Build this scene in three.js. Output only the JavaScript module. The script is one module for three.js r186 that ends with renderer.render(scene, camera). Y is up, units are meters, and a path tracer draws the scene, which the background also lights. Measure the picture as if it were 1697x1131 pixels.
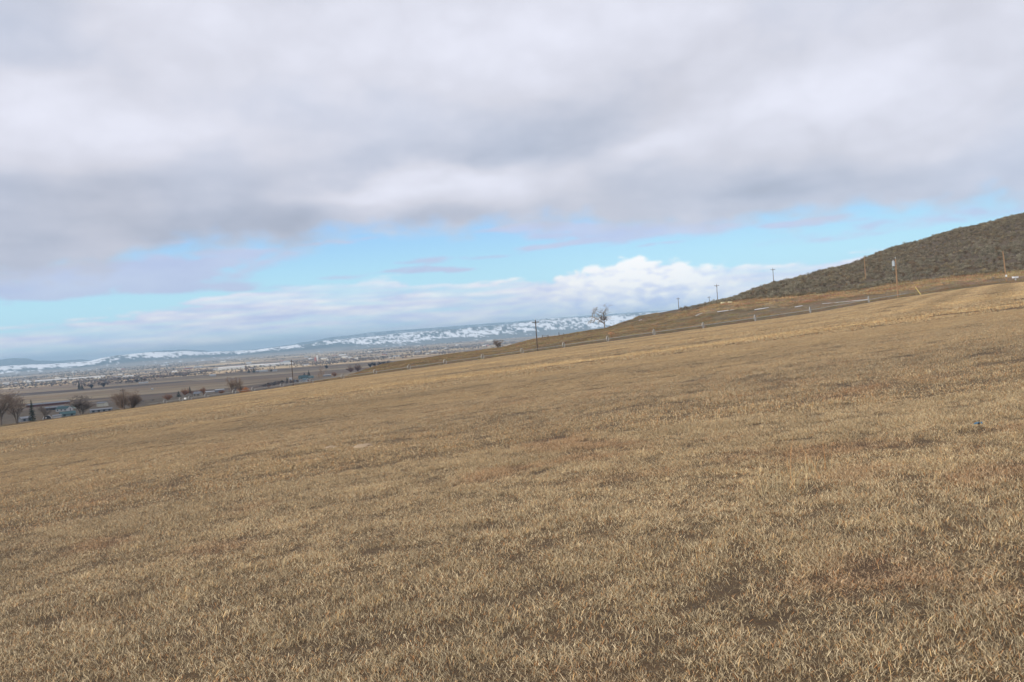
import * as THREE from 'three';
import { ImprovedNoise } from 'three/addons/math/ImprovedNoise.js';
import { mergeGeometries } from 'three/addons/utils/BufferGeometryUtils.js';

// ---------------------------------------------------------------- camera, sky, sun, exposure
const RAD = Math.PI / 180;
const scene = new THREE.Scene();
const camera = new THREE.PerspectiveCamera(42.0, 1697 / 1131, 0.1, 120000);
camera.rotation.order = 'YXZ';
camera.position.set(0, 1.65, 0);
camera.rotation.set(-0.65 * RAD, 0, -4.15 * RAD);
const renderer = new THREE.WebGLRenderer({ antialias: true });
renderer.toneMapping = THREE.LinearToneMapping;
renderer.toneMappingExposure = 1.0;
renderer.shadowMap.enabled = true;

const clamp = (x, a, b) => Math.min(b, Math.max(a, x));
const lerp = (a, b, t) => a + (b - a) * t;
const sstep = (a, b, x) => { const t = clamp((x - a) / (b - a), 0, 1); return t * t * (3 - 2 * t); };
const PN = new ImprovedNoise();
const n3 = (x, y, z) => PN.noise(x, y, z);
function fbm3(x, y, z, o) { let s = 0, a = 0.5; for (let i = 0; i < o; i++) { s += a * PN.noise(x, y, z); x = x * 2.03 + 11.3; y = y * 2.03 + 5.7; z = z * 2.03 + 3.1; a *= 0.5; } return s; }
const fbm2 = (x, y, o, s = 0.37) => fbm3(x, y, s, o);
function mulberry(seed) { let a = seed | 0; return () => { a = (a + 0x6d2b79f5) | 0; let t = Math.imul(a ^ (a >>> 15), 1 | a); t = (t + Math.imul(t ^ (t >>> 7), 61 | t)) ^ t; return ((t ^ (t >>> 14)) >>> 0) / 4294967296; }; }
const table = (T) => (x) => { // smooth lookup in a sorted list of [x, y]
  if (x <= T[0][0]) return T[0][1];
  for (let i = 1; i < T.length; i++) if (x <= T[i][0]) { const t = (x - T[i - 1][0]) / (T[i][0] - T[i - 1][0]); return lerp(T[i - 1][1], T[i][1], t * t * (3 - 2 * t)); }
  return T[T.length - 1][1];
};

function makeSky() {
  const W = 4096, Hh = 2048, data = new Float32Array(W * Hh * 4);
  const deckT = table([[-29.6, 5.2], [-25, 5.5], [-21.6, 6.7], [-18.9, 7.1], [-15.7, 7.1], [-13.2, 6.6], [-10.5, 7.3], [-8.2, 7.5], [-2.9, 7.1], [1, 7.4], [4.9, 6.9], [8.3, 6.4], [13.9, 5.7], [16.4, 5.8], [18.6, 6.1], [22, 6.1], [24.3, 5.7], [27.5, 5.8], [30.4, 5.7]]);
  const bankT = table([[-29.8, 2.2], [-26.8, 2.45], [-23.6, 2.6], [-19.2, 3.4], [-16.7, 3.75], [-13, 4.0], [-9.3, 3.9], [-5.5, 3.5], [-1.6, 3.2], [2.3, 3.3], [4.6, 3.5], [7.8, 4.0], [10, 3.9], [11.9, 3.35], [14.8, 3.2], [17.3, 2.9], [20.8, 3.0], [24.2, 3.4]]);
  // loose lilac clouds between the deck and the low bank: [azimuth, elevation, half width, half height, weight]
  const loose = [[-27, 4.6, 7, 0.8, 1.7], [-20, 5.2, 5, 0.8, 1.15], [-20.5, 4.0, 5, 0.22, 0.8], [-15.5, 3.75, 3.5, 0.16, 0.7], [-16, 5.9, 5, 0.5, 0.7], [10.2, 5.6, 6, 0.55, 1.25], [3.8, 6.2, 4, 0.5, 1.1], [1.6, 5.2, 1.4, 0.18, 0.8], [-3.2, 4.15, 1.3, 0.14, 0.7], [24, 4.7, 5, 0.5, 0.7], [19, 4.2, 5, 0.35, 0.5], [30, 5, 4, 0.6, 0.7], [-28, 2.9, 3, 0.2, 0.25]];
  // brighter and darker swells in the deck: [azimuth, elevation, half width, half height, weight]
  const swells = [[-26.2, 10.07, 7.0, 1.46, -0.090], [-18.6, 10.39, 5.6, 1.22, -0.030], [-4.1, 11.28, 7.9, 1.07, -0.070], [5.3, 12.35, 7.0, 1.36, -0.070], [11.5, 14.08, 6.1, 1.36, -0.060], [15.5, 7.25, 5.6, 1.36, -0.100], [22.8, 7.29, 7.0, 0.97, -0.030], [-18.8, 7.81, 7.9, 1.07, -0.100], [-14.6, 7.18, 2.8, 0.73, -0.060], [-5.2, 7.46, 3.7, 0.58, -0.070], [-27.5, 14.65, 4.2, 1.36, 0.050], [-19.5, 13.38, 6.5, 1.22, 0.045], [-6.9, 9.64, 6.1, 1.07, 0.090], [-0.4, 9.24, 3.7, 1.07, 0.060], [8.6, 10.56, 5.6, 1.22, 0.050], [21.4, 12.70, 7.5, 1.46, 0.050], [27.7, 8.98, 5.6, 1.46, 0.040], [-4.3, 18.91, 10.3, 2.43, 0.030], [29.2, 14.25, 3.7, 2.92, -0.050], [-28.3, 18.67, 2.8, 2.92, -0.050]];
  for (let row = 0; row < Hh; row++) {
    const e = ((row + 0.5) / Hh - 0.5) * 180;
    for (let col = 0; col < W; col++) {
      const o = (row * W + col) * 4;
      if (e < -0.5) { data[o] = 0.42; data[o + 1] = 0.42; data[o + 2] = 0.42; data[o + 3] = 1; continue; }
      const lon = ((col + 0.5) / W - 0.5) * 2 * Math.PI; // x = cos lon, z = sin lon
      let az = lon / RAD + 90; if (az > 180) az -= 360;
      const ce = Math.cos(e * RAD), dx = Math.cos(lon), dz = Math.sin(lon);
      const inF = 1 - sstep(31, 44, Math.abs(az));
      // coarse wander of the cloud edges all round the sky
      const far = fbm3(dx * 2.2, dz * 2.2, 4.4, 3);
      const wander = fbm3(dx * 16 + 3, e * 0.55, dz * 16, 4);
      // clear air
      const t = clamp(e / 10, 0, 1);
      let r = lerp(0.6, 0.37, sstep(0.2, 0.8, t)), g = lerp(0.93, 0.64, sstep(0.25, 0.85, t)), b = lerp(1.08, 1.02, t);
      // loose clouds
      let lo = 0;
      if (e < 9) {
        for (const c of loose) { const u = (az - c[0]) / c[2], v = (e - c[1]) / c[3], q = u * u + v * v; if (q < 6) lo += c[4] * Math.exp(-q); }
        lo += 0.75 * sstep(0.06, 0.3, fbm3(dx * 6 + 3, e * 1.3, dz * 6, 4)) * sstep(3.2, 4.2, e);
        lo = lo * Math.max(inF, 0) + (1 - inF) * clamp(0.35 + 1.6 * fbm3(dx * 5, e * 0.5, dz * 5, 2), 0, 1) * sstep(2, 4, e);
        const tex = 0.5 + 1.5 * fbm3(dx * 26, e * 1.5 + 7, dz * 26, 5);
        lo = sstep(0.22, 0.85, lo * (0.45 + 0.75 * tex));
        const k = 0.5 + 0.9 * fbm3(dx * 14, e * 0.8, dz * 14 + 9, 3);
        r = lerp(r, lerp(0.54, 0.66, k), lo * 0.86); g = lerp(g, lerp(0.6, 0.72, k), lo * 0.86); b = lerp(b, lerp(0.86, 0.92, k), lo * 0.86);
      }
      // low bank above the horizon
      if (e < 6.5) {
        const top = bankT(az) * inF + (1 - inF) * (3 + 2 * far);
        const cum0 = inF * Math.exp(-(((az - 9) / 8.5) ** 2)) + (1 - inF) * sstep(0.0, 0.3, far);
        const lump = lerp(fbm3(dx * 13, e * 2.1, dz * 13, 5), fbm3(dx * 30, e * 1.1, dz * 30, 5), clamp(cum0, 0, 1)), lump2 = lerp(fbm3(dx * 30, e * 4.2, dz * 30 + 4, 4), fbm3(dx * 60, e * 2.6, dz * 60 + 4, 4), clamp(cum0, 0, 1));
        const d = top + 1.3 * lump + 0.55 * lump2 - e; // degrees below the bank's top
        const m = sstep(-0.05, 0.32, d);
        const cum = inF * Math.exp(-(((az - 9) / 7.5) ** 2)) + (1 - inF) * sstep(0.0, 0.3, far); // heaped white part
        const bright = clamp(0.42 + lerp(0.9, 1.7, cum) * lump + lerp(0.7, 1.2, cum) * lump2 + 0.5 * cum * sstep(1.2, 2.4, e) + 0.4 * sstep(1.5, 0.2, e), 0, 1);
        const lift = 1 + 0.16 * sstep(2.2, 0.3, e), rr = lerp(0.63, 1.14, bright) * lift, gg = lerp(0.71, 1.13, bright) * lift, bb = lerp(0.98, 1.12, bright) * lift;
        const band = clamp(0.8 + 1.7 * fbm3(dx * 8, e * 1.7, dz * 8 + 2, 4), 0.35, 1);
        const a = m * lerp(band, 1, clamp(cum, 0, 1));
        r = lerp(r, rr, a); g = lerp(g, gg, a); b = lerp(b, bb, a);
      }
      // high grey deck, laid out on a flat ceiling
      const edge = deckT(az) * inF + (1 - inF) * (6 + 5 * far);
      const dd = e - edge - 1.3 * wander - 0.95 * fbm3(dx * 30, e * 1.1, dz * 30, 5);
      const am = sstep(-1.1, 0.6, dd);
      if (am > 0) {
        const s = 1 / Math.tan(Math.max(e, 2.5) * RAD + 0.08), px = dx * s, pz = dz * s;
        const skx = px * 0.9 + pz * 0.25;
        const big = fbm3(skx * 1.25 + 0.3, pz * 0.9, 1.7, 3), mid = fbm3(skx * 3.1, pz * 2.4 + 5, 2.9, 4), soft = fbm3(dx * 5 + 1, e * 0.16, dz * 5, 3);
        const wa = az + 5.5 * fbm3(dx * 6, e * 0.22 + 5, dz * 6, 3), we = e - 0.045 * az * inF + 1.7 * fbm3(dx * 9 + 4, e * 0.4, dz * 9, 4); // the swells are torn and lie aslant
        let sw = 0; for (const c of swells) { const u = (wa - c[0]) / c[2], v = (we + 0.045 * c[0] * inF - c[1]) / c[3], q = u * u + v * v; if (q < 7) sw += c[4] * (c[4] > 0 ? 1.4 : 1) * Math.exp(-q); }
        const billow = Math.abs(fbm3(dx * 11 + 2, e * 0.3, dz * 11, 5)) - 0.16;
        let L = lerp(0.66, 0.75, sstep(1, 9, dd)) + sw * inF * 1.35 + lerp(0.34, 0.16, inF) * soft + 0.07 * big + 0.045 * mid + 0.13 * billow;
        L = clamp(L, 0.46, 0.86);
        const warm = clamp((L - 0.52) / 0.2 + 1.2 * fbm3(dx * 4 + 8, e * 0.1, dz * 4, 2), 0, 1);
        const rr = L * lerp(0.915, 0.985, warm), gg = L, bb = L * lerp(1.22, 1.13, warm);
        r = lerp(r, rr, am); g = lerp(g, gg, am); b = lerp(b, bb, am);
      }
      data[o] = r; data[o + 1] = g; data[o + 2] = b; data[o + 3] = 1;
    }
  }
  const tex = new THREE.DataTexture(data, W, Hh, THREE.RGBAFormat, THREE.FloatType);
  tex.mapping = THREE.EquirectangularReflectionMapping; tex.magFilter = THREE.LinearFilter; tex.minFilter = THREE.LinearFilter; tex.needsUpdate = true;
  return tex;
}
const skyTex = makeSky();
scene.background = skyTex;
scene.environment = skyTex;
const sun = new THREE.DirectionalLight(new THREE.Color().setRGB(1, 0.93, 0.82), 4.2);
sun.name = 'sun';
sun.position.set(-0.527 * 900, 0.574 * 900, 0.627 * 900);
sun.target.position.set(0, 0, 0);
sun.castShadow = true;
sun.shadow.radius = 14;
sun.shadow.mapSize.set(2048, 2048);
Object.assign(sun.shadow.camera, { left: -500, right: 500, top: 500, bottom: -500, near: 1, far: 2500 });
scene.add(sun, sun.target);
scene.fog = new THREE.FogExp2(new THREE.Color().setRGB(0.5, 0.76, 1.0), 8e-5);

// ---------------------------------------------------------------- lie of the land (X to the right, D forward, metres)
const PX = 0.0708, PD = -0.0202; // the hay field is a tilted plane
const WX = (i) => -93.06 + 10.61 * i, WD = (i) => 285.99 - 6.0 * i; // the irrigation line along the field's far edge
const beyond = (X, D) => 0.4922 * X + 0.8704 * D - 203.1;
// surveyed profiles: azimuth, then four stations [range, height] beyond the field
const PROF = [
  [-180, [520, 12], [700, 14], [900, 10], [1300, -10]], [-130, [520, -10], [700, -14], [900, -22], [1300, -40]], [-90, [520, -31], [640, -36], [800, -40], [1000, -43]],
  [-45, [520, -32], [620, -36], [800, -40.5], [1000, -43]], [-30, [480, -25.3], [550, -29], [750, -37], [1000, -43]], [-23, [400, -19], [500, -24.5], [700, -33.5], [1000, -43]],
  [-17, [340, -14.5], [400, -18.5], [600, -29], [1000, -43]], [-12, [310, -10.4], [330, -11.6], [400, -16], [900, -39.5]], [-8.1, [300, -8], [340, -8.2], [390, -8.6], [700, -30]],
  [-6.2, [290, -6.5], [335, -6.9], [390, -7.7], [700, -28]], [-3.5, [280, -5.6], [330, -5.8], [380, -6.2], [700, -26]], [-0.75, [270, -4.6], [315, -4.6], [360, -4.9], [700, -24]],
  [2, [262, -3.2], [305, -2.7], [350, -2.1], [700, -22]], [6, [255, -1.6], [300, -0.9], [340, 0], [700, -18]], [7.7, [255, -0.9], [310, 0.9], [325, 2.3], [700, -12]],
  [8.4, [255, -0.7], [310, 1.6], [330, 3.7], [700, -8]], [11.3, [250, 0.2], [295, 3.3], [330, 5.3], [700, 2]], [13.6, [250, 1.9], [274, 5.1], [330, 6.6], [700, 5]],
  [17.2, [245, 2.3], [268, 5.2], [400, 13.4], [760, 11]], [20.8, [235, 2.85], [265, 5.4], [460, 20.6], [800, 18]], [24.2, [235, 3.9], [264, 6.3], [520, 30.2], [850, 28]],
  [27.4, [235, 4.8], [263, 6.9], [560, 38.5], [900, 37]], [30.3, [232, 5.2], [263, 7.1], [600, 45.8], [950, 46]], [34, [232, 5.8], [262, 7.6], [640, 54], [1000, 56]],
  [50, [250, 10.5], [275, 12.5], [700, 75], [1100, 92]], [90, [450, 33], [500, 40], [800, 90], [1200, 105]], [130, [520, 30], [700, 36], [900, 40], [1300, 36]], [180, [520, 12], [700, 14], [900, 10], [1300, -10]],
];
const V = table([[700, -35.5], [1000, -43], [1300, -50], [1700, -58], [3000, -75], [5000, -85], [14000, -95], [60000, -95]]);
const snowT = table([[-30, 0.14], [-27, 0.0], [-25.7, 0.0], [-23.8, 0.2], [-22, 0.24], [-20.4, 0.2], [-18.7, 0.05], [-17, 0.0], [-15, 0.03], [-13.3, 0.1], [-11.8, 0.19], [-9.5, 0.27], [-8, 0.34], [-5.7, 0.4], [-4, 0.44], [0, 0.48], [2, 0.57], [4, 0.56], [6, 0.5], [8.3, 0.5], [20, 0.6], [60, 0.5], [180, 0.4]]);
const blueT = table([[-60, 0.3], [-30, 0.45], [-29.4, 0.5], [-28.8, 0.46], [-28, 0.26], [-27, 0.17], [-26, 0.17], [-25.2, 0.05], [-23.8, 0.12], [-21.8, 0.34], [-20.4, 0.31], [-19.3, 0.2], [-18.6, 0.06], [-16.2, 0.0], [-14, 0.13], [-13.2, 0.24], [-11, 0.44], [-8.8, 0.55], [-5.7, 0.57], [-1.8, 0.58], [4, 0.62], [9, 0.6], [30, 0.5]]);
const edgeRange = (az) => { const a = az * RAD, k = 0.8704 * Math.cos(a) + 0.4922 * Math.sin(a); const r = k > 0.05 ? 205.1 / k : 1e9; return az < 0 ? Math.min(r, 430) : Math.min(r, 445); };
function plane(X, D, r, az) {
  const lift = 0.6 * sstep(18, 24, az) * (1 - sstep(28, 31.5, az)) * sstep(60, 190, r);
  const u = sstep(6, 26, r) * (1 - 0.75 * sstep(120, 230, r));
  return PX * X + PD * D + lift + u * (0.42 * fbm2(X / 38, D / 26 + 3, 2) + 0.07 * fbm2(X / 11 + 7, D / 9, 2)) + 0.035 * fbm2(X / 1.6, D / 1.6 + 9, 2) * (1 - sstep(14, 32, r));
}
const profCache = new Map();
function profile(az) {
  const key = Math.round(az * 100);
  if (profCache.has(key)) return profCache.get(key);
  let i = 1; while (i < PROF.length - 1 && PROF[i][0] < az) i++;
  const a = PROF[i - 1], b = PROF[i], t = clamp((az - a[0]) / (b[0] - a[0]), 0, 1), s = lerp(t, t * t * (3 - 2 * t), 0.55);
  const rE = edgeRange(az), X = rE * Math.sin(az * RAD), D = rE * Math.cos(az * RAD);
  const P = [[rE, plane(X, D, rE, az)]];
  for (let k = 1; k <= 4; k++) P.push([Math.max(lerp(a[k][0], b[k][0], s), P[k - 1][0] + 8), lerp(a[k][1], b[k][1], s)]);
  const rV = P[4][0] * 1.5 + 350; P.push([rV, V(rV)]);
  const sl = []; for (let k = 0; k < 5; k++) sl.push((P[k + 1][1] - P[k][1]) / (P[k + 1][0] - P[k][0]));
  const m = [sl[0]]; for (let k = 1; k < 5; k++) m.push(sl[k - 1] * sl[k] <= 0 ? 0 : 2 * sl[k - 1] * sl[k] / (sl[k - 1] + sl[k])); m.push(sl[4]);
  const out = { P, m, rE }; profCache.set(key, out); return out;
}
function mountains(az, r) {
  if (r < 11800) return 0;
  const h1 = 97 + 15500 * Math.tan(snowT(az) * RAD), h2 = 97 + 22000 * Math.tan(blueT(az) * RAD), X = r * Math.sin(az * RAD), D = r * Math.cos(az * RAD);
  const w1 = sstep(12300, 15500, r) * (1 - 0.55 * sstep(15600, 18000, r)), w2 = sstep(17500, 22000, r) * (1 - 0.4 * sstep(22500, 26000, r));
  const rd = 1 - Math.abs(fbm2(X / 1700 + 2, D / 1700, 4)) * 3.2, rough = fbm2(X / 600, D / 900 + 5, 3);
  const base1 = h1 * w1 * (0.94 + 0.10 * rd) + (rough * 42 + (rd - 0.6) * 55) * w1 * sstep(12300, 14500, r) * (1 - sstep(14600, 15600, r) * 0.7);
  return Math.max(base1, h2 * w2 * (0.97 + 0.05 * rd));
}
function H(X, D) {
  const r = Math.hypot(X, D), az = Math.atan2(X, D) / RAD, p = profile(az);
  if (r <= p.rE) return plane(X, D, r, az);
  let h;
  if (r >= p.P[5][0]) h = V(r);
  else {
    let k = 0; while (r > p.P[k + 1][0]) k++;
    const a = p.P[k], b = p.P[k + 1], w = b[0] - a[0], t = (r - a[0]) / w, t2 = t * t, t3 = t2 * t;
    h = (2 * t3 - 3 * t2 + 1) * a[1] + (t3 - 2 * t2 + t) * w * p.m[k] + (3 * t2 - 2 * t3) * b[1] + (t3 - t2) * w * p.m[k + 1];
  }
  const q = sstep(p.rE, p.rE + 25, r);
  h += q * (0.5 * fbm2(X / 26, D / 26, 3) + (az > 10 ? sstep(10, 16, az) * sstep(280, 420, r) * 2.0 * fbm2(X / 60 + 4, D / 60, 3) : 0));
  return h + mountains(az, r);
}
const at = (az, r, up = 0) => { const X = r * Math.sin(az * RAD), D = r * Math.cos(az * RAD); return new THREE.Vector3(X, H(X, D) + up, -D); };

// ---------------------------------------------------------------- small tools
const names = {};
const numbered = (n) => { names[n] = (names[n] ?? -1) + 1; return names[n] ? n + '_' + String(names[n]).padStart(3, '0') : n; };
function tag(o, label, category, group, kind) { if (label) o.userData.label = label; if (category) o.userData.category = category; if (group) o.userData.group = group; if (kind) o.userData.kind = kind; return o; }
function shadows(o) { o.castShadow = true; o.receiveShadow = true; return o; }
function thing(name, label, category, pos, turn = 0, group) { const g = new THREE.Group(); g.name = numbered(name); if (pos) g.position.copy(pos); g.rotation.y = turn; tag(g, label, category, group); scene.add(g); return g; }
function part(parent, name, geo, mat) { const m = shadows(new THREE.Mesh(geo, mat)); m.name = name; parent.add(m); return m; }
function solo(name, label, category, geo, mat, pos, turn = 0, group) { const m = shadows(new THREE.Mesh(geo, mat)); m.name = numbered(name); if (pos) m.position.copy(pos); m.rotation.y = turn; tag(m, label, category, group); scene.add(m); return m; }
const rgb = (r, g, b) => new THREE.Color().setRGB(r, g, b);
const mat = (r, g, b, rough = 0.9, extra = {}) => new THREE.MeshStandardMaterial({ color: rgb(r * 0.86, g * 0.86, b * 0.86), roughness: rough, ...extra });
const box = (w, h, d, x = 0, y = 0, z = 0) => new THREE.BoxGeometry(w, h, d).translate(x, y, z);
const cyl = (r0, r1, h, n = 10, x = 0, y = 0, z = 0) => new THREE.CylinderGeometry(r1, r0, h, n).translate(x, y + h / 2, z);
function stick(a, b, r0, r1, n = 5) { // a tapered bar from a to b
  const d = b.clone().sub(a), g = new THREE.CylinderGeometry(r1, r0, d.length(), n, 1, true);
  g.applyQuaternion(new THREE.Quaternion().setFromUnitVectors(new THREE.Vector3(0, 1, 0), d.normalize()));
  return g.translate((a.x + b.x) / 2, (a.y + b.y) / 2, (a.z + b.z) / 2);
}
const v3 = (x, y, z) => new THREE.Vector3(x, y, z);
function noiseTex(size, paint, srgb = false) {
  const d = new Uint8Array(size * size * 4);
  for (let y = 0; y < size; y++) for (let x = 0; x < size; x++) { const c = paint(x / size, y / size), o = (y * size + x) * 4; for (let k = 0; k < 3; k++) d[o + k] = clamp(Math.round(c[k] * 255), 0, 255); d[o + 3] = 255; }
  const t = new THREE.DataTexture(d, size, size); t.wrapS = t.wrapT = THREE.RepeatWrapping; t.magFilter = THREE.LinearFilter; t.minFilter = THREE.LinearMipmapLinearFilter; t.generateMipmaps = true; if (srgb) t.colorSpace = THREE.SRGBColorSpace; t.needsUpdate = true; return t;
}
// fbm that tiles over the unit square
function tileN(u, v, k, o, s) { let sum = 0, a = 0.5; for (let i = 0; i < o; i++) { const A = u * 2 * Math.PI, B = v * 2 * Math.PI, R = k / (2 * Math.PI); sum += a * PN.noise(Math.cos(A) * R + s, Math.sin(A) * R + Math.cos(B) * R * 1.0 + 40, Math.sin(B) * R + s * 1.7); a *= 0.5; k *= 2; } return sum; }

// ---------------------------------------------------------------- ground
// straw thatch lying on the soil: strokes of dry stems on brown earth
function thatchTexture() {
  const S = 1024, c = document.createElement('canvas'); c.width = c.height = S; const g = c.getContext('2d'), R = mulberry(5);
  g.fillStyle = 'rgb(150,132,108)'; g.fillRect(0, 0, S, S);
  for (let i = 0; i < 26000; i++) {
    const x = R() * S, y = R() * S, a = R() * Math.PI, l = 4 + R() * 20, k = R(), w = 0.6 + R() * 1.6;
    const tone = k < 0.28 ? [104, 90, 72] : k < 0.5 ? [176, 158, 128] : k < 0.8 ? [200, 182, 148] : k < 0.93 ? [226, 212, 182] : [166, 120, 88];
    g.strokeStyle = `rgba(${tone[0]},${tone[1]},${tone[2]},0.75)`; g.lineWidth = w;
    for (const ox of [-S, 0, S]) for (const oy of [-S, 0, S]) { if (x + ox < -30 || x + ox > S + 30 || y + oy < -30 || y + oy > S + 30) continue; g.beginPath(); g.moveTo(x + ox, y + oy); g.lineTo(x + ox + Math.cos(a) * l, y + oy + Math.sin(a) * l); g.stroke(); }
  }
  const t = new THREE.CanvasTexture(c); t.wrapS = t.wrapT = THREE.RepeatWrapping; t.colorSpace = THREE.SRGBColorSpace; return t;
}
const thatch = thatchTexture();
const earthTex = noiseTex(512, (u, v) => { const n = 0.8 + 0.55 * tileN(u, v, 10, 5, 3) + 0.3 * tileN(u, v, 70, 2, 9); return [n, n * 0.985, n * 0.96]; });

// colour of the dry hay where it grows: straw, with greyer, redder and yellower patches
function hayTint(X, D) {
  const r = Math.hypot(X, D);
  const a = fbm2(X / 9, D / 5, 3), b = fbm2(X / 2.3 + 5, D / 2.0 + 1, 3), s = beyond(X, D), tt = 0.8704 * X - 0.4922 * D, c = fbm2(tt / 70 + 9, s / 13, 3), red = sstep(0.12, 0.34, fbm2(X / 1.7 + 20, D / 1.5 + 7, 3) + 0.35 * fbm2(X / 7, D / 7 + 30, 2));
  const az = Math.atan2(X, D) / RAD, lanes = sstep(20, 26, az) * sstep(45, 90, r) * Math.sin(tt * 1.25 + 1.4 * fbm2(X / 30, D / 30, 2));
  const e = fbm2(X / 0.42 + 2, D / 0.36, 3) * (1 - sstep(25, 60, r));
  const v = 1 + 0.14 * a + 0.16 * b + 0.5 * c + 0.2 * lanes + 0.5 * e;
  const gold = clamp(0.5 + 1.6 * c, 0, 1);
  let R = lerp(0.276, 0.3, gold) * v, G = lerp(0.222, 0.228, gold) * v, B = lerp(0.142, 0.126, gold) * v;
  const k = red * 0.4 * (1 - sstep(14, 40, r));
  R = lerp(R, 0.22, k); G = lerp(G, 0.12, k); B = lerp(B, 0.065, k);
  return [R, G, B];
}
const shape = (X, D, az, r, p) => { // what covers the land beyond the field
  const s = beyond(X, D), base = p.P[2][0], n = fbm2(X / 14, D / 9, 4), f = fbm2(X / 3, D / 3, 3);
  let c = [0.158, 0.12, 0.066];                                        // short olive-brown pasture
  c = c.map((x) => x * (1 + 0.7 * n + 0.45 * f));
  const pale = sstep(0.0, 0.22, fbm2(X / 40 + 3, (D + 0.57 * X) / 6, 3)) * 0.55; // bleached grass in streaks along the slope
  c = [lerp(c[0], 0.27, pale), lerp(c[1], 0.21, pale), lerp(c[2], 0.118, pale)];
  if (az < -14) { const y = 0.75 * sstep(420, 480, r) + 0.3 * n; c = [lerp(c[0], 0.25, y), lerp(c[1], 0.185, y), lerp(c[2], 0.115, y)].map((x) => x * (1 + 0.5 * fbm2(X / 40, D / 25, 3))); }
  const verge = sstep(1, 3, s) * (1 - sstep(8, 13, s + 4 * f));         // rank grey weeds along the irrigation line
  c = [lerp(c[0], 0.13, verge * 0.75), lerp(c[1], 0.11, verge * 0.75), lerp(c[2], 0.078, verge * 0.75)];
  if (az > 9) {
    const road = sstep(14, 19, az) * sstep(18, 22, s + 3 * n) * (1 - sstep(38, 43, s + 3 * n)); // gravel track
    c = [lerp(c[0], 0.2, road * 0.8), lerp(c[1], 0.152, road * 0.8), lerp(c[2], 0.1, road * 0.8)];
    const tall = sstep(9, 13, az) * sstep(base - 20, base - 12, r + 8 * f) * (1 - sstep(base + 4, base + 12, r + 10 * f)); // tall rusty bunch grass on the bank
    const o = clamp(0.5 + 2 * n, 0, 1);
    c = [lerp(c[0], lerp(0.3, 0.24, o) * (1 + 1.1 * f), tall * 0.85), lerp(c[1], lerp(0.232, 0.165, o) * (1 + 1.1 * f), tall * 0.85), lerp(c[2], lerp(0.135, 0.092, o) * (1 + 1.1 * f), tall * 0.85)];
  }
  return c.map((x) => x * 0.86);
};
const sageTint = (X, D) => { const n = fbm2(X / 30, D / 22, 4), f = fbm2(X / 4, D / 4, 3); const v = 1 + 0.5 * n + 0.4 * f; return [0.098 * v, 0.071 * v, 0.046 * v]; };
function snowTint(X, D, az, r, h) {
  const top = 97 + 15500 * Math.tan(snowT(az) * RAD), t = clamp((h + 95) / Math.max(top, 60), 0, 1.2), left = sstep(-8, -13, az);
  const sx = X + 0.35 * D, n = 0.75 * fbm2(sx / 210 + 3, D / 700, 6) + 0.95 * fbm2(sx / 52, D / 190 + 8, 4) + 0.55 * fbm2(X / 1300 + 9, D / 2200, 2);
  const belt = lerp(sstep(0.1, 0.36, t) * 0.86 - 0.22 * sstep(0.85, 1.0, t), sstep(0.4, 0.75, t) * 0.98, left); // snow lies on the open middle slopes; the crest is wooded
  let s = sstep(-0.05, 0.09, n - 0.4 + 0.52 * belt);
  if (r > 18800) s = 0.35 * sstep(0.08, 0.2, n) * (1 - left * 0.6);
  const pine = 0.75 + 0.9 * fbm2(X / 200, D / 200, 3);
  const foot = (1 - sstep(0.15, 0.4, t)) * lerp(0.35, 0.9, left), b0 = [lerp(0.085 * pine, 0.26, foot), lerp(0.092 * pine, 0.21, foot), lerp(0.07 * pine, 0.15, foot)]; // bare sage foothills below the woods
  return [lerp(b0[0], 0.92, s), lerp(b0[1], 0.93, s), lerp(b0[2], 0.95, s)];
}

// fields of the valley floor, one texture seen from above: X -16000..16000 is too wide to draw, so it covers the farmed middle
const VX0 = -9500, VW = 16000, VD0 = 300, VDW = 14000;
function valleyTexture() {
  const S = 2048, c = document.createElement('canvas'); c.width = c.height = S; const g = c.getContext('2d'), R = mulberry(77);
  const fill = (r, q, b) => { g.fillStyle = `rgb(${Math.round(r)},${Math.round(q)},${Math.round(b)})`; };
  fill(126, 108, 96); g.fillRect(0, 0, S, S);
  const crops = [[150, 128, 96], [134, 112, 84], [118, 99, 76], [168, 146, 110], [104, 86, 67], [180, 158, 122], [126, 105, 82], [143, 120, 88]];
  // strips of land, one behind another, cut into holdings
  let d = VD0;
  while (d < VD0 + VDW) {
    const w = 70 + R() * 120 + d * 0.03;
    let x = VX0;
    while (x < VX0 + VW) {
      const l = 260 + R() * 900;
      const q = crops[Math.floor(R() * crops.length)], j = 0.93 + R() * 0.14;
      fill(q[0] * j, q[1] * j, q[2] * j);
      g.save(); g.translate(((x - VX0) / VW) * S, ((d - VD0) / VDW) * S); g.rotate((R() - 0.5) * 0.05); g.fillRect(-1, -1, (l / VW) * S + 2, (w / VDW) * S + 2);
      for (let k = 0; k < 5; k++) { fill(q[0] * (0.9 + R() * 0.2), q[1] * (0.9 + R() * 0.2), q[2] * (0.9 + R() * 0.2)); g.fillRect(0, R() * (w / VDW) * S, (l / VW) * S * (0.4 + R() * 0.6), 0.6 + R()); }
      if (R() < 0.55) { fill(72, 66, 66); g.fillRect(-1, -0.5, (l / VW) * S + 1, 0.9); }
      g.restore(); x += l;
    }
    d += w;
  }
  const t = new THREE.CanvasTexture(c); t.flipY = false; t.colorSpace = THREE.SRGBColorSpace; t.wrapS = t.wrapT = THREE.MirroredRepeatWrapping; return t;
}

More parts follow.
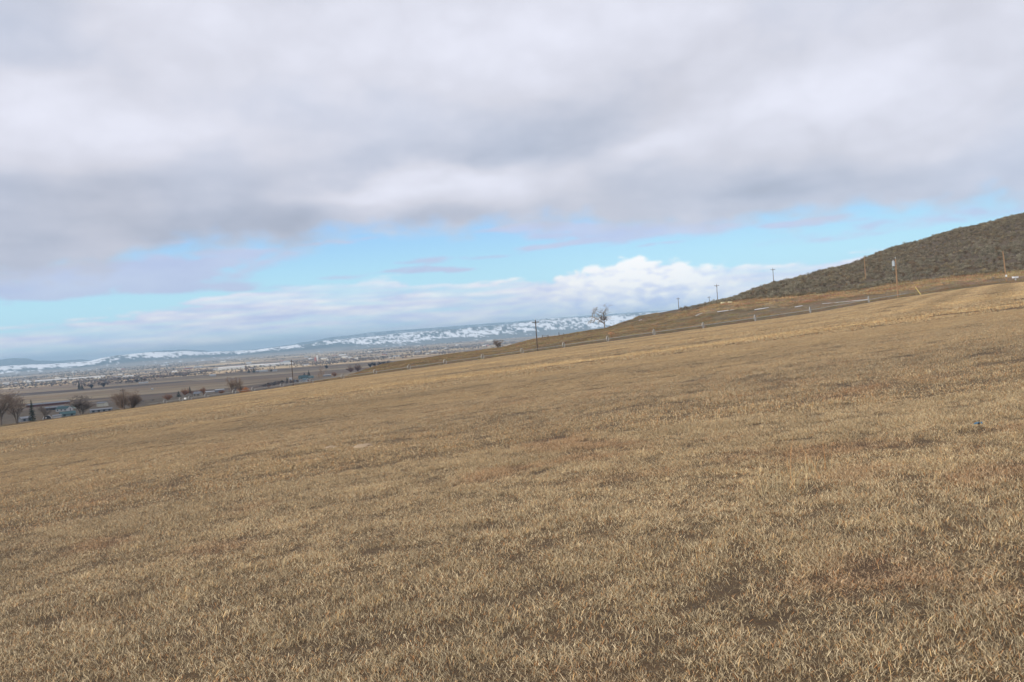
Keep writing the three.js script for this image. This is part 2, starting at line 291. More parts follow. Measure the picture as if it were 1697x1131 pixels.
function buildGround() {
  const rs = [0.35]; while (rs[rs.length - 1] < 30000) { const r = rs[rs.length - 1]; rs.push(r * (r < 4 ? 1.09 : r < 90 ? 1.034 : r < 900 ? 1.0135 : r < 11500 ? 1.022 : 1.011)); }
  const as = []; for (let a = -180; a < -36; a += 4) as.push(a); for (let a = -36; a <= 36.001; a += 0.085) as.push(a); for (let a = 40; a <= 180; a += 4) as.push(a);
  const nr = rs.length, na = as.length, pos = new Float32Array(nr * na * 3), cls = new Uint8Array(nr * na);
  for (let j = 0; j < nr; j++) for (let i = 0; i < na; i++) {
    const X = rs[j] * Math.sin(as[i] * RAD), D = rs[j] * Math.cos(as[i] * RAD), o = (j * na + i) * 3; pos[o] = X; pos[o + 1] = H(X, D); pos[o + 2] = -D;
    const p = profile(as[i]), r = rs[j];
    cls[j * na + i] = r > 12200 ? 4 : r <= p.rE + 0.5 ? 0 : as[i] > 9.5 && r > p.P[2][0] + 4 ? 2 : r > (as[i] > 9.5 ? 1e9 : (as[i] < -14 ? 1040 : p.P[3][0] + 40)) ? 3 : 1;
  }
  for (let j = 0; j < nr; j++) for (let i = 0; i < na; i++) if (cls[j * na + i] === 2 && rs[j] > 1500) cls[j * na + i] = 3;
  const full = new THREE.BufferGeometry(), idx = [[], [], [], [], []];
  const all = new Uint32Array((nr - 1) * (na - 1) * 6); let q = 0;
  for (let j = 0; j < nr - 1; j++) for (let i = 0; i < na - 1; i++) { const a = j * na + i, b = a + 1, c = a + na, d = c + 1; const k = idx[cls[a]]; k.push(a, b, c, b, d, c); all.set([a, b, c, b, d, c], q); q += 6; }
  full.setAttribute('position', new THREE.BufferAttribute(pos, 3)); full.setIndex(new THREE.BufferAttribute(all, 1)); full.computeVertexNormals();
  const nrm = full.attributes.normal.array;
  const out = [];
  for (let k = 0; k < 5; k++) {
    const map = new Map(), P = [], N = [], U = [], C = [], I = [];
    for (const a of idx[k]) {
      let n = map.get(a);
      if (n === undefined) {
        n = map.size; map.set(a, n); const X = pos[a * 3], h = pos[a * 3 + 1], D = -pos[a * 3 + 2], r = Math.hypot(X, D), az = Math.atan2(X, D) / RAD;
        P.push(X, h, -D); N.push(nrm[a * 3], nrm[a * 3 + 1], nrm[a * 3 + 2]);
        let c;
        if (k === 0) { c = hayTint(X, D).map((x) => x * 0.78); U.push(X / 2.6, D / 2.6); }
        else if (k === 1) { c = shape(X, D, az, r, profile(az)); U.push(X / 9, D / 9); }
        else if (k === 2) { const p = profile(az), w = sstep(p.P[2][0] + 4, p.P[2][0] + 14, r), s = sageTint(X, D), t = shape(X, D, az, r, p); c = s.map((x, i) => lerp(t[i], x, w)); U.push(X / 9, D / 9); }
        else if (k === 3) { c = [1, 1, 1]; const v = 0.93 + 0.45 * fbm2(X / 90, D / 90, 4); c = [v, v, v]; U.push((X - VX0) / VW, (D - VD0) / VDW); }
        else { c = snowTint(X, D, az, r, h); U.push(X / 900, D / 900); }
        C.push(c[0], c[1], c[2]);
      }
      I.push(n);
    }
    const g = new THREE.BufferGeometry(); g.setAttribute('position', new THREE.Float32BufferAttribute(P, 3)); g.setAttribute('normal', new THREE.Float32BufferAttribute(N, 3)); g.setAttribute('uv', new THREE.Float32BufferAttribute(U, 2)); g.setAttribute('color', new THREE.Float32BufferAttribute(C, 3)); g.setIndex(I);
    out.push(g);
  }
  const M = (m, extra = {}) => new THREE.MeshStandardMaterial({ vertexColors: true, roughness: 1, map: m, ...extra });
  const mats = [M(thatch, { bumpMap: thatch, bumpScale: 0.02 }), M(earthTex, { bumpMap: earthTex, bumpScale: 0.5 }), M(earthTex, { bumpMap: earthTex, bumpScale: 0.5 }), M(valleyTexture()), M(null)];
  const info = [['hay_field', 'mown tan hay field sloping down to the left in the foreground'], ['pasture', 'olive brown rough pasture beyond the irrigation line'], ['hillside', 'bare brown soil of the sagebrush covered hill'], ['valley_floor', 'flat farmed valley floor far below'], ['mountains', 'low snow streaked mountain range on the horizon']];
  out.forEach((g, k) => { const m = new THREE.Mesh(g, mats[k]); m.name = info[k][0]; m.receiveShadow = true; m.castShadow = true; tag(m, info[k][1], k < 3 ? 'ground' : k === 3 ? 'valley' : 'mountains', null, 'structure'); scene.add(m); });
}
buildGround();
// a low cloud drifting left of the view: its shade lies over the near part of the valley, as in the photograph
{
  const rnd = mulberry(61), puffs = [], edge = [[-1600, -900], [-2850, 1050], [-2326, 1440], [-1687, 1600], [-1084, 1620], [-1200, -500]], inside = (x, y) => { let c = false; for (let i = 0, j = 5; i < 6; j = i++) { const [a, b] = edge[i], [p, q] = edge[j]; if ((b > y) !== (q > y) && x < ((p - a) * (y - b)) / (q - b) + a) c = !c; } return c; };
  while (puffs.length < 46) {
    const x = -2900 + 1900 * rnd(), d = -950 + 2600 * rnd(); if (!inside(x, d)) continue;
    const g = new THREE.IcosahedronGeometry(1, 6), p = g.attributes.position, R = 190 + 130 * rnd(), k = puffs.length * 3.7;
    for (let i = 0; i < p.count; i++) { const X = p.getX(i), Y = p.getY(i), Z = p.getZ(i), f = 1 + 0.55 * fbm3(X * 1.7 + k, Y * 1.7, Z * 1.7, 4); p.setXYZ(i, X * f * R, Math.max(Y * f, -0.25) * R * 0.55, Z * f * R); }
    g.computeVertexNormals(); puffs.push(g.translate(x, 1300 + 50 * rnd(), -d));
  }
  const m = new THREE.Mesh(mergeGeometries(puffs), new THREE.MeshStandardMaterial({ color: rgb(0.9, 0.9, 0.9), roughness: 1 })); m.name = 'cloud'; tag(m, 'low white cloud drifting over the valley', 'cloud', null, 'structure'); shadows(m); scene.add(m);
}
// ---------------------------------------------------------------- dry grass on the hay field
const up = new THREE.Vector3(0, 1, 0), fieldNormal = v3(-PX, 1, PD).normalize(), fieldTilt = new THREE.Quaternion().setFromUnitVectors(up, fieldNormal);
function tuftPatch(seed, R, n, len, wid, lean) { // many separate blades on a disc, each a bent tapering strip
  const rnd = mulberry(seed), P = [], C = [], I = [];
  const clumps = []; for (let k = 0; k < Math.max(3, n / 9); k++) { const a = rnd() * 6.283, q = Math.sqrt(rnd()) * R; clumps.push([Math.cos(a) * q, Math.sin(a) * q, rnd() * 6.283, 0.6 + rnd() * 0.7, rnd()]); }
  for (let k = 0; k < n; k++) {
    const c = clumps[Math.floor(rnd() * clumps.length)], spread = R * 0.16 * Math.sqrt(-2 * Math.log(rnd() + 1e-6)), sa = rnd() * 6.283;
    const x = c[0] + Math.cos(sa) * spread, z = c[1] + Math.sin(sa) * spread, flat = rnd() < 0.42;
    const L = len * (0.4 + rnd() * 0.8 + (rnd() < 0.07 ? 0.9 : 0)) * (flat ? 1.15 : c[3]), yaw = flat ? rnd() * 6.283 : c[2] + (rnd() - 0.5) * 3.4, tilt = flat ? 1.15 + rnd() * 0.4 : lean * (0.15 + rnd() * 1.15), w = wid * (0.6 + rnd() * 0.8);
    const dx = Math.cos(yaw), dz = Math.sin(yaw), tw = rnd() * 6.283, sx = Math.cos(tw) * w * 0.5, sz = Math.sin(tw) * w * 0.5;
    const t1 = tilt * 0.55, t2 = tilt * (0.9 + 0.6 * rnd()), y0 = flat ? 0.006 + rnd() * 0.02 : -0.008;
    const mx = x + dx * Math.sin(t1) * L * 0.55, my = y0 + Math.cos(t1) * L * 0.55, mz = z + dz * Math.sin(t1) * L * 0.55;
    const ex = mx + dx * Math.sin(t2) * L * 0.5, ey = Math.max(my + Math.cos(t2) * L * 0.5, 0.004), ez = mz + dz * Math.sin(t2) * L * 0.5;
    const b = P.length / 3;
    P.push(x - sx, y0, z - sz, x + sx, y0, z + sz, mx - sx * 0.85, my, mz - sz * 0.85, mx + sx * 0.85, my, mz + sz * 0.85, ex, ey, ez);
    I.push(b, b + 1, b + 2, b + 1, b + 3, b + 2, b + 2, b + 3, b + 4);
    const q = rnd(); let t = q < 0.17 ? [1.34, 1.38, 1.44] : q < 0.48 ? [1.02, 1.02, 1.0] : q < 0.76 ? [0.56, 0.55, 0.54] : q < 0.93 ? [0.88, 0.55, 0.34] : [1.2, 1.02, 0.74];
    const j = (0.86 + rnd() * 0.28) * (0.85 + 0.3 * c[4]); t = t.map((u) => u * j);
    for (let i = 0; i < 5; i++) C.push(t[0], t[1], t[2]);
  }
  const g = new THREE.BufferGeometry(); g.setAttribute('position', new THREE.Float32BufferAttribute(P, 3)); g.setAttribute('color', new THREE.Float32BufferAttribute(C, 3)); g.setIndex(I); g.computeVertexNormals(); return g;
}
const bladeMat = new THREE.MeshStandardMaterial({ vertexColors: true, roughness: 0.85, side: THREE.DoubleSide });
function sow(name, label, category, geos, list, material, tint, tilt) { // list of [X, D, scale]
  const per = geos.map(() => []); const rnd = mulberry(name.length * 131 + list.length); for (const q of list) per[Math.floor(rnd() * geos.length)].push(q);
  const root = new THREE.Group(); root.name = name; tag(root, label, category, null, 'stuff'); scene.add(root);
  per.forEach((l, k) => {
    const im = new THREE.InstancedMesh(geos[k], material, l.length); im.name = name + '_tufts'; im.userData.kind = 'stuff'; shadows(im);
    const m = new THREE.Matrix4(), qy = new THREE.Quaternion(), s = new THREE.Vector3(), c = new THREE.Color();
    l.forEach(([X, D, k1, k2], i) => {
      qy.setFromAxisAngle(up, rnd() * 6.283); if (tilt) qy.premultiply(tilt);
      const f = k1 * (0.85 + rnd() * 0.3); s.set(f, f * (k2 ?? 1) * (0.8 + rnd() * 0.4), f);
      im.setMatrixAt(i, m.compose(v3(X, H(X, D), -D), qy, s)); const t = tint(X, D, rnd); im.setColorAt(i, c.setRGB(t[0], t[1], t[2]));
    });
    root.add(im);
  });
}
const hayBlade = (X, D, rnd) => { const t = hayTint(X, D), j = 0.94 + rnd() * 0.16; return t.map((x) => x * j * HAY); };
const HAY = 1.56;
function scatter(seed, r0, r1, a0, a1, perM2, keep) {
  const rnd = mulberry(seed), out = [], area = (a1 - a0) * RAD * 0.5 * (r1 * r1 - r0 * r0), n = Math.round(area * perM2);
  for (let i = 0; i < n; i++) { const r = Math.sqrt(r0 * r0 + rnd() * (r1 * r1 - r0 * r0)), az = a0 + rnd() * (a1 - a0), X = r * Math.sin(az * RAD), D = r * Math.cos(az * RAD); const k = keep ? keep(X, D, az, r, rnd) : 1; if (k) out.push(Array.isArray(k) ? [X, D, ...k] : [X, D, k]); }
  return out;
}
const inField = (az, r) => r < edgeRange(az) - 1.5;
const thin = (X, D, rnd) => rnd() < clamp(1.0 + 0.8 * fbm2(X / 1.1 + 3, D / 0.8, 3) + 1.1 * fbm2(X / 0.35 + 8, D / 0.3, 2), 0.5, 1); // the sward is patchy
const height = (X, D) => 0.88 + 0.7 * fbm2(X / 1.9 + 31, D / 1.3 + 11, 3);
sow('dry_grass', 'dry straw coloured grass stubble covering the hay field', 'grass', [0, 1, 2, 3, 4].map((k) => tuftPatch(100 + k, 0.17, 150, 0.038, 0.0025, 1.05)),
  scatter(1, 2.4, 15, -42, 42, 75, (X, D, az, r, rnd) => thin(X, D, rnd) && [1, height(X, D)]), bladeMat, hayBlade, fieldTilt);
sow('dry_grass_001', 'dry straw coloured grass in the middle of the hay field', 'grass', [0, 1, 2].map((k) => tuftPatch(200 + k, 0.36, 230, 0.04, 0.0043, 1.0)),
  scatter(2, 15, 52, -40, 40, 14, (X, D, az, r, rnd) => thin(X, D, rnd) && [1, height(X, D)]), bladeMat, hayBlade, fieldTilt);
sow('dry_grass_002', 'dry straw coloured grass across the far part of the hay field', 'grass', [0, 1, 2].map((k) => tuftPatch(300 + k, 1.1, 220, 0.07, 0.017, 0.9)),
  scatter(3, 52, 430, -38, 38, 1.0, (X, D, az, r) => inField(az, r) && (r < 160 || 1) && 1), bladeMat, hayBlade, fieldTilt);
// taller wisps standing above the stubble near the middle right of the field
for (const [k, az, r, h, label] of [[0, 17.6, 9.2, 0.26, 'wispy clump of taller pale grass standing right of the middle of the field'], [1, 16.2, 8.4, 0.2, 'low wispy grass clump beside the tallest clump in the field'], [2, -27.5, 4.9, 0.16, 'greenish straw tussock in the lower left corner of the field']]) {
  const p = at(az, r), g = tuftPatch(700 + k, 0.26, 110, h, 0.003, 0.5);
  solo('grass_clump', label, 'grass', g, new THREE.MeshStandardMaterial({ vertexColors: true, roughness: 0.9, side: THREE.DoubleSide, color: k === 2 ? rgb(0.35, 0.31, 0.19) : rgb(0.43, 0.35, 0.21) }), p);
}

// ---------------------------------------------------------------- rough grass of the pasture and the bank
const pastureBlade = (X, D, rnd) => { const r = Math.hypot(X, D), az = Math.atan2(X, D) / RAD; return shape(X, D, az, r, profile(az)).map((x) => x * (1.2 + rnd() * 0.5)); };
sow('pasture_grass', 'rough brown grass on the pasture and bank beyond the irrigation line', 'grass', [0, 1, 2].map((k) => tuftPatch(400 + k, 1.3, 130, 0.28, 0.035, 0.6)),
  scatter(4, 200, 480, -32, 36, 0.42, (X, D, az, r, rnd) => { const p = profile(az); const road = az > 13 && beyond(X, D) > 19 && beyond(X, D) < 41; return r > p.rE + 1 && (az > 9.5 ? r < p.P[2][0] + 14 : r < p.P[3][0] + 30) && (!road || rnd() < 0.35) && (az > 10 && r > p.P[2][0] - 16 ? 1.25 : 0.8 + 0.8 * fbm2(X / 9, D / 9, 2)); }), bladeMat, pastureBlade, null);

// ---------------------------------------------------------------- sagebrush
function bushGeo(seed, n, rad, h, leaf) { // twiggy dome of small leaf faces round a few woody stems
  const rnd = mulberry(seed), P = [], C = [];
  const lobes = []; for (let k = 0; k < 7; k++) { const a = rnd() * 6.283, q = Math.sqrt(rnd()) * rad * 0.62; lobes.push([Math.cos(a) * q, h * (0.45 + rnd() * 0.4), Math.sin(a) * q, rad * (0.26 + rnd() * 0.2)]); }
  for (let k = 0; k < n; k++) {
    const l = lobes[Math.floor(rnd() * lobes.length)], th = rnd() * 6.283, ph = Math.acos(1 - 1.7 * rnd()), q = l[3] * (0.6 + 0.5 * rnd());
    const c = v3(l[0] + q * Math.sin(ph) * Math.cos(th), Math.max(0.05, l[1] + q * Math.cos(ph) * 0.9), l[2] + q * Math.sin(ph) * Math.sin(th));
    const j = 0.75 + rnd() * 0.5;
    for (let i = 0; i < 3; i++) { P.push(c.x + (rnd() - 0.5) * 2 * leaf, c.y + (rnd() - 0.5) * 2 * leaf, c.z + (rnd() - 0.5) * 2 * leaf); C.push(j, j, j); }
  }
  for (let k = 0; k < 8; k++) { const l = lobes[k % 7], w = 0.03; P.push(-w, -0.1, 0, w, -0.1, 0, l[0], l[1], l[2]); C.push(0.5, 0.42, 0.36, 0.5, 0.42, 0.36, 0.5, 0.42, 0.36); }
  const g = new THREE.BufferGeometry(); g.setAttribute('position', new THREE.Float32BufferAttribute(P, 3)); g.setAttribute('color', new THREE.Float32BufferAttribute(C, 3)); g.computeVertexNormals(); return g;
}
const leafMat = new THREE.MeshStandardMaterial({ vertexColors: true, roughness: 0.95, side: THREE.DoubleSide });
const bushes = [0, 1, 2, 3].map((k) => bushGeo(500 + k, 130, 0.75, 0.85, 0.1));
sow('sagebrush', 'grey green sagebrush covering the hill on the right', 'sagebrush', bushes,
  scatter(6, 255, 760, 9, 38, 0.5, (X, D, az, r, rnd) => { const p = profile(az), b = p.P[2][0]; if (r < b + 6 + 8 * fbm2(X / 8, D / 8, 2) || r > p.P[3][0] + 60) return 0; if (az < 10.8) return 0; const n = fbm2(X / 16 + 4, D / 12, 3); if (rnd() > clamp(0.7 + 1.8 * n, 0.15, 1)) return 0; return (0.65 + 0.95 * rnd() * rnd() + 0.2 * rnd()) * (0.6 + 0.4 * sstep(11, 15, az)); }), leafMat,
  (X, D, rnd) => { const q = rnd(), n = fbm2(X / 22, D / 18 + 6, 3), w = clamp(0.35 + 1.5 * n, 0, 1) * 0.5; const t = q < 0.16 ? [0.13, 0.085, 0.05] : q < 0.23 ? [0.26, 0.21, 0.115] : [0.2, 0.184, 0.135]; const j = 0.5 + rnd() * 0.7, up2 = sstep(300, 480, Math.hypot(X, D)) * 0.35; const k = clamp(w + up2, 0, 0.8); return [lerp(t[0], 0.178, k) * j, lerp(t[1], 0.133, k) * j, lerp(t[2], 0.082, k) * j]; }, null);

// single shrubs one can pick out
const shrubMat = (r, g, b) => new THREE.MeshStandardMaterial({ vertexColors: true, roughness: 0.95, side: THREE.DoubleSide, color: rgb(r, g, b) });
for (const [k, az, r, s, c, label] of [[0, 6.4, 240, 1.5, [0.33, 0.17, 0.09], 'rusty brown round bush just behind the irrigation line below the lone tree'], [1, 4.55, 242, 1.1, [0.17, 0.12, 0.08], 'small dark brown bush behind the irrigation line left of the rusty bush'], [2, 5.7, 237, 0.8, [0.19, 0.17, 0.1], 'low olive bush beside the wheel below the lone tree'], [3, 6.35, 326, 0.8, [0.12, 0.08, 0.05], 'dark little bush at the foot of the lone tree'], [4, -0.2, 348, 0.8, [0.12, 0.09, 0.07], 'dark shrub on the pasture crest left of the tall pole'], [5, 17.6, 259, 0.9, [0.14, 0.12, 0.09], 'dark shrub on the rusty bank below the sagebrush'], [6, 16.7, 263, 0.7, [0.15, 0.11, 0.08], 'smaller dark shrub left on the rusty bank'], [7, 27.9, 246, 0.9, [0.15, 0.14, 0.11], 'grey shrub on the bank left of the rightmost pole'], [8, 28.6, 240, 1.0, [0.17, 0.15, 0.12], 'grey shrub at the foot of the rightmost pole'], [9, 26.1, 247, 0.9, [0.13, 0.11, 0.09], 'dark shrub on the bank between the two right poles'],
  [10, -22.75, 940, 1.6, [0.06, 0.05, 0.045], 'tiny dark shrub on the pale slope right of the bushy bare tree'], [11, -22.2, 930, 2.2, [0.05, 0.045, 0.04], 'black low shrub on the pale slope, rightmost of its row'], [12, -23.2, 960, 1.5, [0.07, 0.06, 0.05], 'tiny shrub on the pale slope, nearest the bushy bare tree'], [13, -21.9, 700, 1.6, [0.1, 0.08, 0.06], 'dark flat shrub on the slope above the field edge']])
  solo('shrub', label, 'shrub', bushes[k % 4], shrubMat(c[0] * 1.25, c[1] * 1.25, c[2] * 1.25), at(az, r), k, null).scale.setScalar(s);

// ---------------------------------------------------------------- irrigation wheel line along the field's far edge
const galv = mat(0.24, 0.235, 0.22, 0.6), galvDark = mat(0.2, 0.2, 0.21, 0.6), whiteSteel = mat(0.72, 0.73, 0.72, 0.5), rimSteel = mat(0.38, 0.38, 0.37, 0.5);
{
  const yaw = Math.atan2(6.0, 10.61), o = v3(WX(7), 0, -WD(7)); o.y = H(WX(7), WD(7));
  const line = thing('irrigation_wheel_line', 'long wheeled irrigation pipe standing along the far edge of the hay field', 'irrigation line', o);
  const rimGeo = new THREE.LatheGeometry([[0.7, -0.075], [0.72, -0.075], [0.73, 0], [0.72, 0.075], [0.7, 0.075], [0.705, 0], [0.7, -0.075]].map((p) => new THREE.Vector2(p[0], p[1])), 28).rotateZ(Math.PI / 2);
  const lugs = []; for (let k = 0; k < 14; k++) lugs.push(box(0.13, 0.03, 0.05, 0, 0.74, 0).rotateX((k / 14) * 6.2832));
  const rimFull = mergeGeometries([rimGeo.toNonIndexed(), ...lugs.map((g) => g.toNonIndexed())]);
  const spokeGeo = mergeGeometries(Array.from({ length: 9 }, (_, k) => cyl(0.017, 0.017, 0.64, 5, 0, 0.07, 0).rotateX((k / 9) * 6.2832)));
  const hubGeo = cyl(0.11, 0.11, 0.12, 10, 0, -0.06, 0).rotateZ(Math.PI / 2);
  const marks = [-2.4, -1.75, -1.4, -0.75, 0.3, 1, 2, 3, 4, 5, 6, 7, 8, 9, 10, 11, 12, 13, 14, 15, 16];
  const P = (i) => v3(WX(i) - o.x, H(WX(i), WD(i)) + 0.745 - o.y, -WD(i) - o.z);
  for (const [n, i] of marks.entries()) {
    const w = part(line, 'wheel', rimFull, rimSteel); w.position.copy(P(i)); w.rotation.set(0, -yaw + Math.PI * 2 * 0, 0); w.rotation.y = yaw * -1; w.rotation.order = 'YXZ'; w.rotation.x = n * 1.3;
    part(w, 'spokes', spokeGeo, galvDark); part(w, 'hub', hubGeo, galvDark);
    const b = n + 1 < marks.length ? P(marks[n + 1]) : P(16.6); part(line, 'pipe_section', stick(P(i), b, 0.065, 0.065, 8), galv);
    if (n + 1 < marks.length && marks[n + 1] - i > 0.6) { const m = P(i).lerp(b, 0.5); part(line, 'sprinkler', mergeGeometries([cyl(0.02, 0.02, 0.22, 5, m.x, m.y + 0.05, m.z), cyl(0.035, 0.03, 0.1, 6, m.x, m.y + 0.26, m.z)]), galvDark); }
  }
  part(line, 'pipe_section', stick(P(-3.1), P(-2.4), 0.065, 0.065, 8), galv);
  const d = P(-1.58); // drive unit between the two close wheels
  part(line, 'drive_frame', mergeGeometries([box(1.9, 0.1, 0.1, d.x, d.y - 0.25, d.z + 0.55), box(1.9, 0.1, 0.1, d.x, d.y - 0.25, d.z - 0.55), box(0.1, 0.1, 1.2, d.x - 0.8, d.y - 0.25, d.z), box(0.1, 0.1, 1.2, d.x + 0.8, d.y - 0.25, d.z)].map((g) => g.toNonIndexed())), galv);
  part(line, 'engine_cover', box(0.7, 0.5, 0.55, d.x, d.y + 0.1, d.z), whiteSteel);
}
solo('spare_pipe', 'straight white pipe lying on the gravel track behind the irrigation line', 'pipe', mergeGeometries([stick(at(19.36, 240).sub(at(20.8, 233)).add(v3(0, 0.12, 0)), at(22.35, 225).sub(at(20.8, 233)).add(v3(0, 0.12, 0)), 0.07, 0.07, 8), new THREE.TorusGeometry(0.08, 0.025, 5, 10).translate(0, 0.12, 0)].map((g) => g.toNonIndexed())), mat(0.62, 0.62, 0.64, 0.5), at(20.8, 233));

// ---------------------------------------------------------------- utility poles
const woodDark = mat(0.085, 0.062, 0.05, 0.95), woodBrown = mat(0.3, 0.19, 0.11, 0.95), woodGrey = mat(0.15, 0.125, 0.105, 0.95), glassGrey = mat(0.5, 0.52, 0.54, 0.4);
function pole(az, r, h, m, opt, label) {
  if (opt.top !== undefined) h = 1.65 + r * Math.tan(opt.top * RAD) - at(az, r).y; // pole top surveyed by its angle of elevation
  const g = thing('utility_pole', label, 'utility pole', at(az, r), opt.turn ?? 0), w = opt.w ?? 0.16;
  const shaft = part(g, 'shaft', cyl(w, w * 0.68, h + 0.4, 10, 0, -0.4, 0), m);
  if (opt.lean) g.rotation.z = opt.lean;
  if (opt.arm) {
    part(g, 'crossarm', box(opt.arm, 0.16, 0.13, 0, h - 0.55, 0.17), m);
    for (const x of [-0.45, 0.45]) part(g, 'insulator', mergeGeometries([cyl(0.03, 0.03, 0.12, 6, x * opt.arm, h - 0.48, 0.17), cyl(0.07, 0.05, 0.12, 8, x * opt.arm, h - 0.37, 0.17)]), glassGrey);
    part(g, 'brace', mergeGeometries([stick(v3(-opt.arm * 0.3, h - 0.6, 0.2), v3(0, h - 1.2, 0.18), 0.025, 0.025, 4), stick(v3(opt.arm * 0.3, h - 0.6, 0.2), v3(0, h - 1.2, 0.18), 0.025, 0.025, 4)]), m);
  }
  if (opt.cap) part(g, 'insulator', mergeGeometries([cyl(0.03, 0.03, 0.25, 6, 0, h, 0), cyl(0.09, 0.06, 0.16, 8, 0, h + 0.22, 0)]), glassGrey);
  return g;
}
pole(1.6, 230, 8.2, woodDark, { top: 0.58, arm: 1.9, cap: true, w: 0.17 }, 'dark wooden pole with crossarm standing at the field edge in mid picture');
pole(-14.0, 285, 7.6, woodDark, { top: -0.8, arm: 1.2, w: 0.16, turn: 0.9 }, 'dark wooden pole in front of the teal roofed farm');
pole(-23.8, 340, 7.4, woodDark, { arm: 2.0, w: 0.15 }, 'thin dark pole rising out of the bushy bare tree');
pole(21.9, 312, 7.3, woodBrown, { top: 2.88, w: 0.17 }, 'plain brown pole standing in the sagebrush');
{
  const g = pole(23.6, 209, 8.4, woodBrown, { w: 0.19, cap: true }, 'tall brown pole carrying a grey transformer below the sagebrush hill');
  const tr = part(g, 'transformer', mergeGeometries([cyl(0.3, 0.3, 0.95, 14, -0.55, 6.9, 0.1), cyl(0.33, 0.33, 0.05, 14, -0.55, 6.88, 0.1), cyl(0.33, 0.31, 0.07, 14, -0.55, 7.84, 0.1)]), mat(0.4, 0.45, 0.49, 0.5));
  part(tr, 'bushing', mergeGeometries([cyl(0.05, 0.04, 0.3, 8, -0.65, 7.9, 0.1), cyl(0.05, 0.04, 0.3, 8, -0.45, 7.9, 0.1)]), glassGrey);
  part(tr, 'bracket', box(0.4, 0.1, 0.12, -0.2, 7.4, 0.08), galvDark);
  const drop = part(g, 'cutout', mergeGeometries([cyl(0.05, 0.05, 0.5, 6, -0.75, 6.2, 0.1), box(0.1, 0.12, 0.5, -0.7, 6.1, 0.1)].map((q) => q.toNonIndexed())), mat(0.2, 0.3, 0.33, 0.6));
}
{
  const g = pole(29.25, 222, 6.6, woodBrown, { w: 0.17, lean: 0.06 }, 'leaning brown pole without crossarm at the right edge of the picture');
  part(g, 'meter_box', box(0.3, 0.45, 0.2, -0.05, 1.2, 0.2), whiteSteel);
}
pole(10.75, 470, 9.0, woodGrey, { top: 1.34, arm: 1.9, cap: true, w: 0.2 }, 'far grey pole behind the ridge, leftmost of the four on the skyline');
pole(12.67, 575, 7.2, woodGrey, { top: 1.27, arm: 2.3, w: 0.2 }, 'short farthest pole top peeping over the sagebrush ridge');
pole(13.18, 375, 7.4, woodGrey, { top: 1.99, arm: 2.1, cap: true, w: 0.16 }, 'grey pole with crossarm on the ridge next to the shortest pole top');
pole(16.62, 402, 7.6, woodGrey, { top: 2.69, arm: 2.1, cap: true, w: 0.16 }, 'grey crossarm pole highest up the sagebrush skyline');
{ // guy of the transformer pole
  const b = at(24.85, 207), t = at(23.6, 209, 8.0), o = b.clone(), d = t.clone().sub(b);
  const g = thing('guy_wire', 'slanting guy wire with yellow guard right of the transformer pole', 'guy wire', o);
  part(g, 'guard', stick(v3(0, -0.1, 0), d.clone().multiplyScalar(0.24), 0.07, 0.07, 8), mat(0.62, 0.5, 0.16, 0.6));
  part(g, 'wire', stick(d.clone().multiplyScalar(0.22), d.clone().multiplyScalar(0.995), 0.012, 0.012, 4), galvDark);
}
{
  const g = thing('white_box', 'white flat box on a short post right of the rightmost pole', 'box', at(29.68, 221), 0.3);
  part(g, 'post', cyl(0.14, 0.12, 0.5, 8, 0.06, -0.05, 0), whiteSteel);
  part(g, 'cabinet', mergeGeometries([box(1.15, 0.32, 0.6, 0, 0.66, 0), box(1.25, 0.06, 0.7, 0, 0.85, 0)]), mat(0.8, 0.8, 0.83, 0.5));
}
{ // old fence on the crest
  const o = at(2.6, 347), g = thing('fence', 'broken old fence of dark posts on the pasture crest', 'fence', o), ps = [[1.98, 346, 1.3], [2.34, 346, 1.3], [3.05, 345, 1.55], [3.36, 345, 0.9]];
  const Q = ps.map(([a, r]) => at(a, r).sub(o));
  ps.forEach(([a, r, h], k) => part(g, 'post', cyl(0.13, 0.1, h + 0.3, 7, Q[k].x, Q[k].y - 0.3, Q[k].z), woodDark));
  for (const y of [0.55, 1.0]) part(g, 'rail', stick(Q[0].clone().setY(Q[0].y + y), Q[1].clone().setY(Q[1].y + y - 0.1), 0.05, 0.05, 5), woodDark);
}
// snow left in the ditch and pale bales below the sagebrush
function slab(seed, L, W, T) { const rnd = mulberry(seed), pts = [], n = 26; for (let k = 0; k < n; k++) { const a = (k / n) * 6.2832, q = 0.75 + 0.35 * rnd(); pts.push(new THREE.Vector2(Math.cos(a) * L * 0.5 * q, Math.sin(a) * W * 0.5 * q)); } return new THREE.ExtrudeGeometry(new THREE.Shape(pts), { depth: T, bevelEnabled: true, bevelSize: 0.12, bevelThickness: 0.06, bevelSegments: 2 }).rotateX(-Math.PI / 2); }
const snowMat = mat(0.52, 0.52, 0.55, 0.8);
for (const [k, az, r, L, W, label] of [[0, 13.75, 257, 6.0, 0.5, 'long strip of old snow in the ditch left of the track'], [1, 15.8, 252, 4.4, 0.45, 'bright snow strip in the ditch, middle of the three'], [2, 12.0, 273, 2.4, 0.3, 'small snow strip farthest left in the ditch'], [3, 18.0, 246, 2.0, 0.2, 'faint snow scrap near the track, rightmost of the strips'], [4, 8.3, 316, 1.2, 0.4, 'tiny snow scrap on the pasture crest right of the lone tree']]) {
  const m = solo('snow_patch', label, 'snow', slab(30 + k, L, W, 0.1), snowMat, at(az, r, 0.03), 0.35 - az * RAD * 0.4); const q = at(az + 0.3, r), p = at(az - 0.3, r); m.rotation.order = 'YXZ'; m.rotation.z = Math.atan2(q.y - p.y, q.distanceTo(p)); m.rotation.x = 0.07;
}
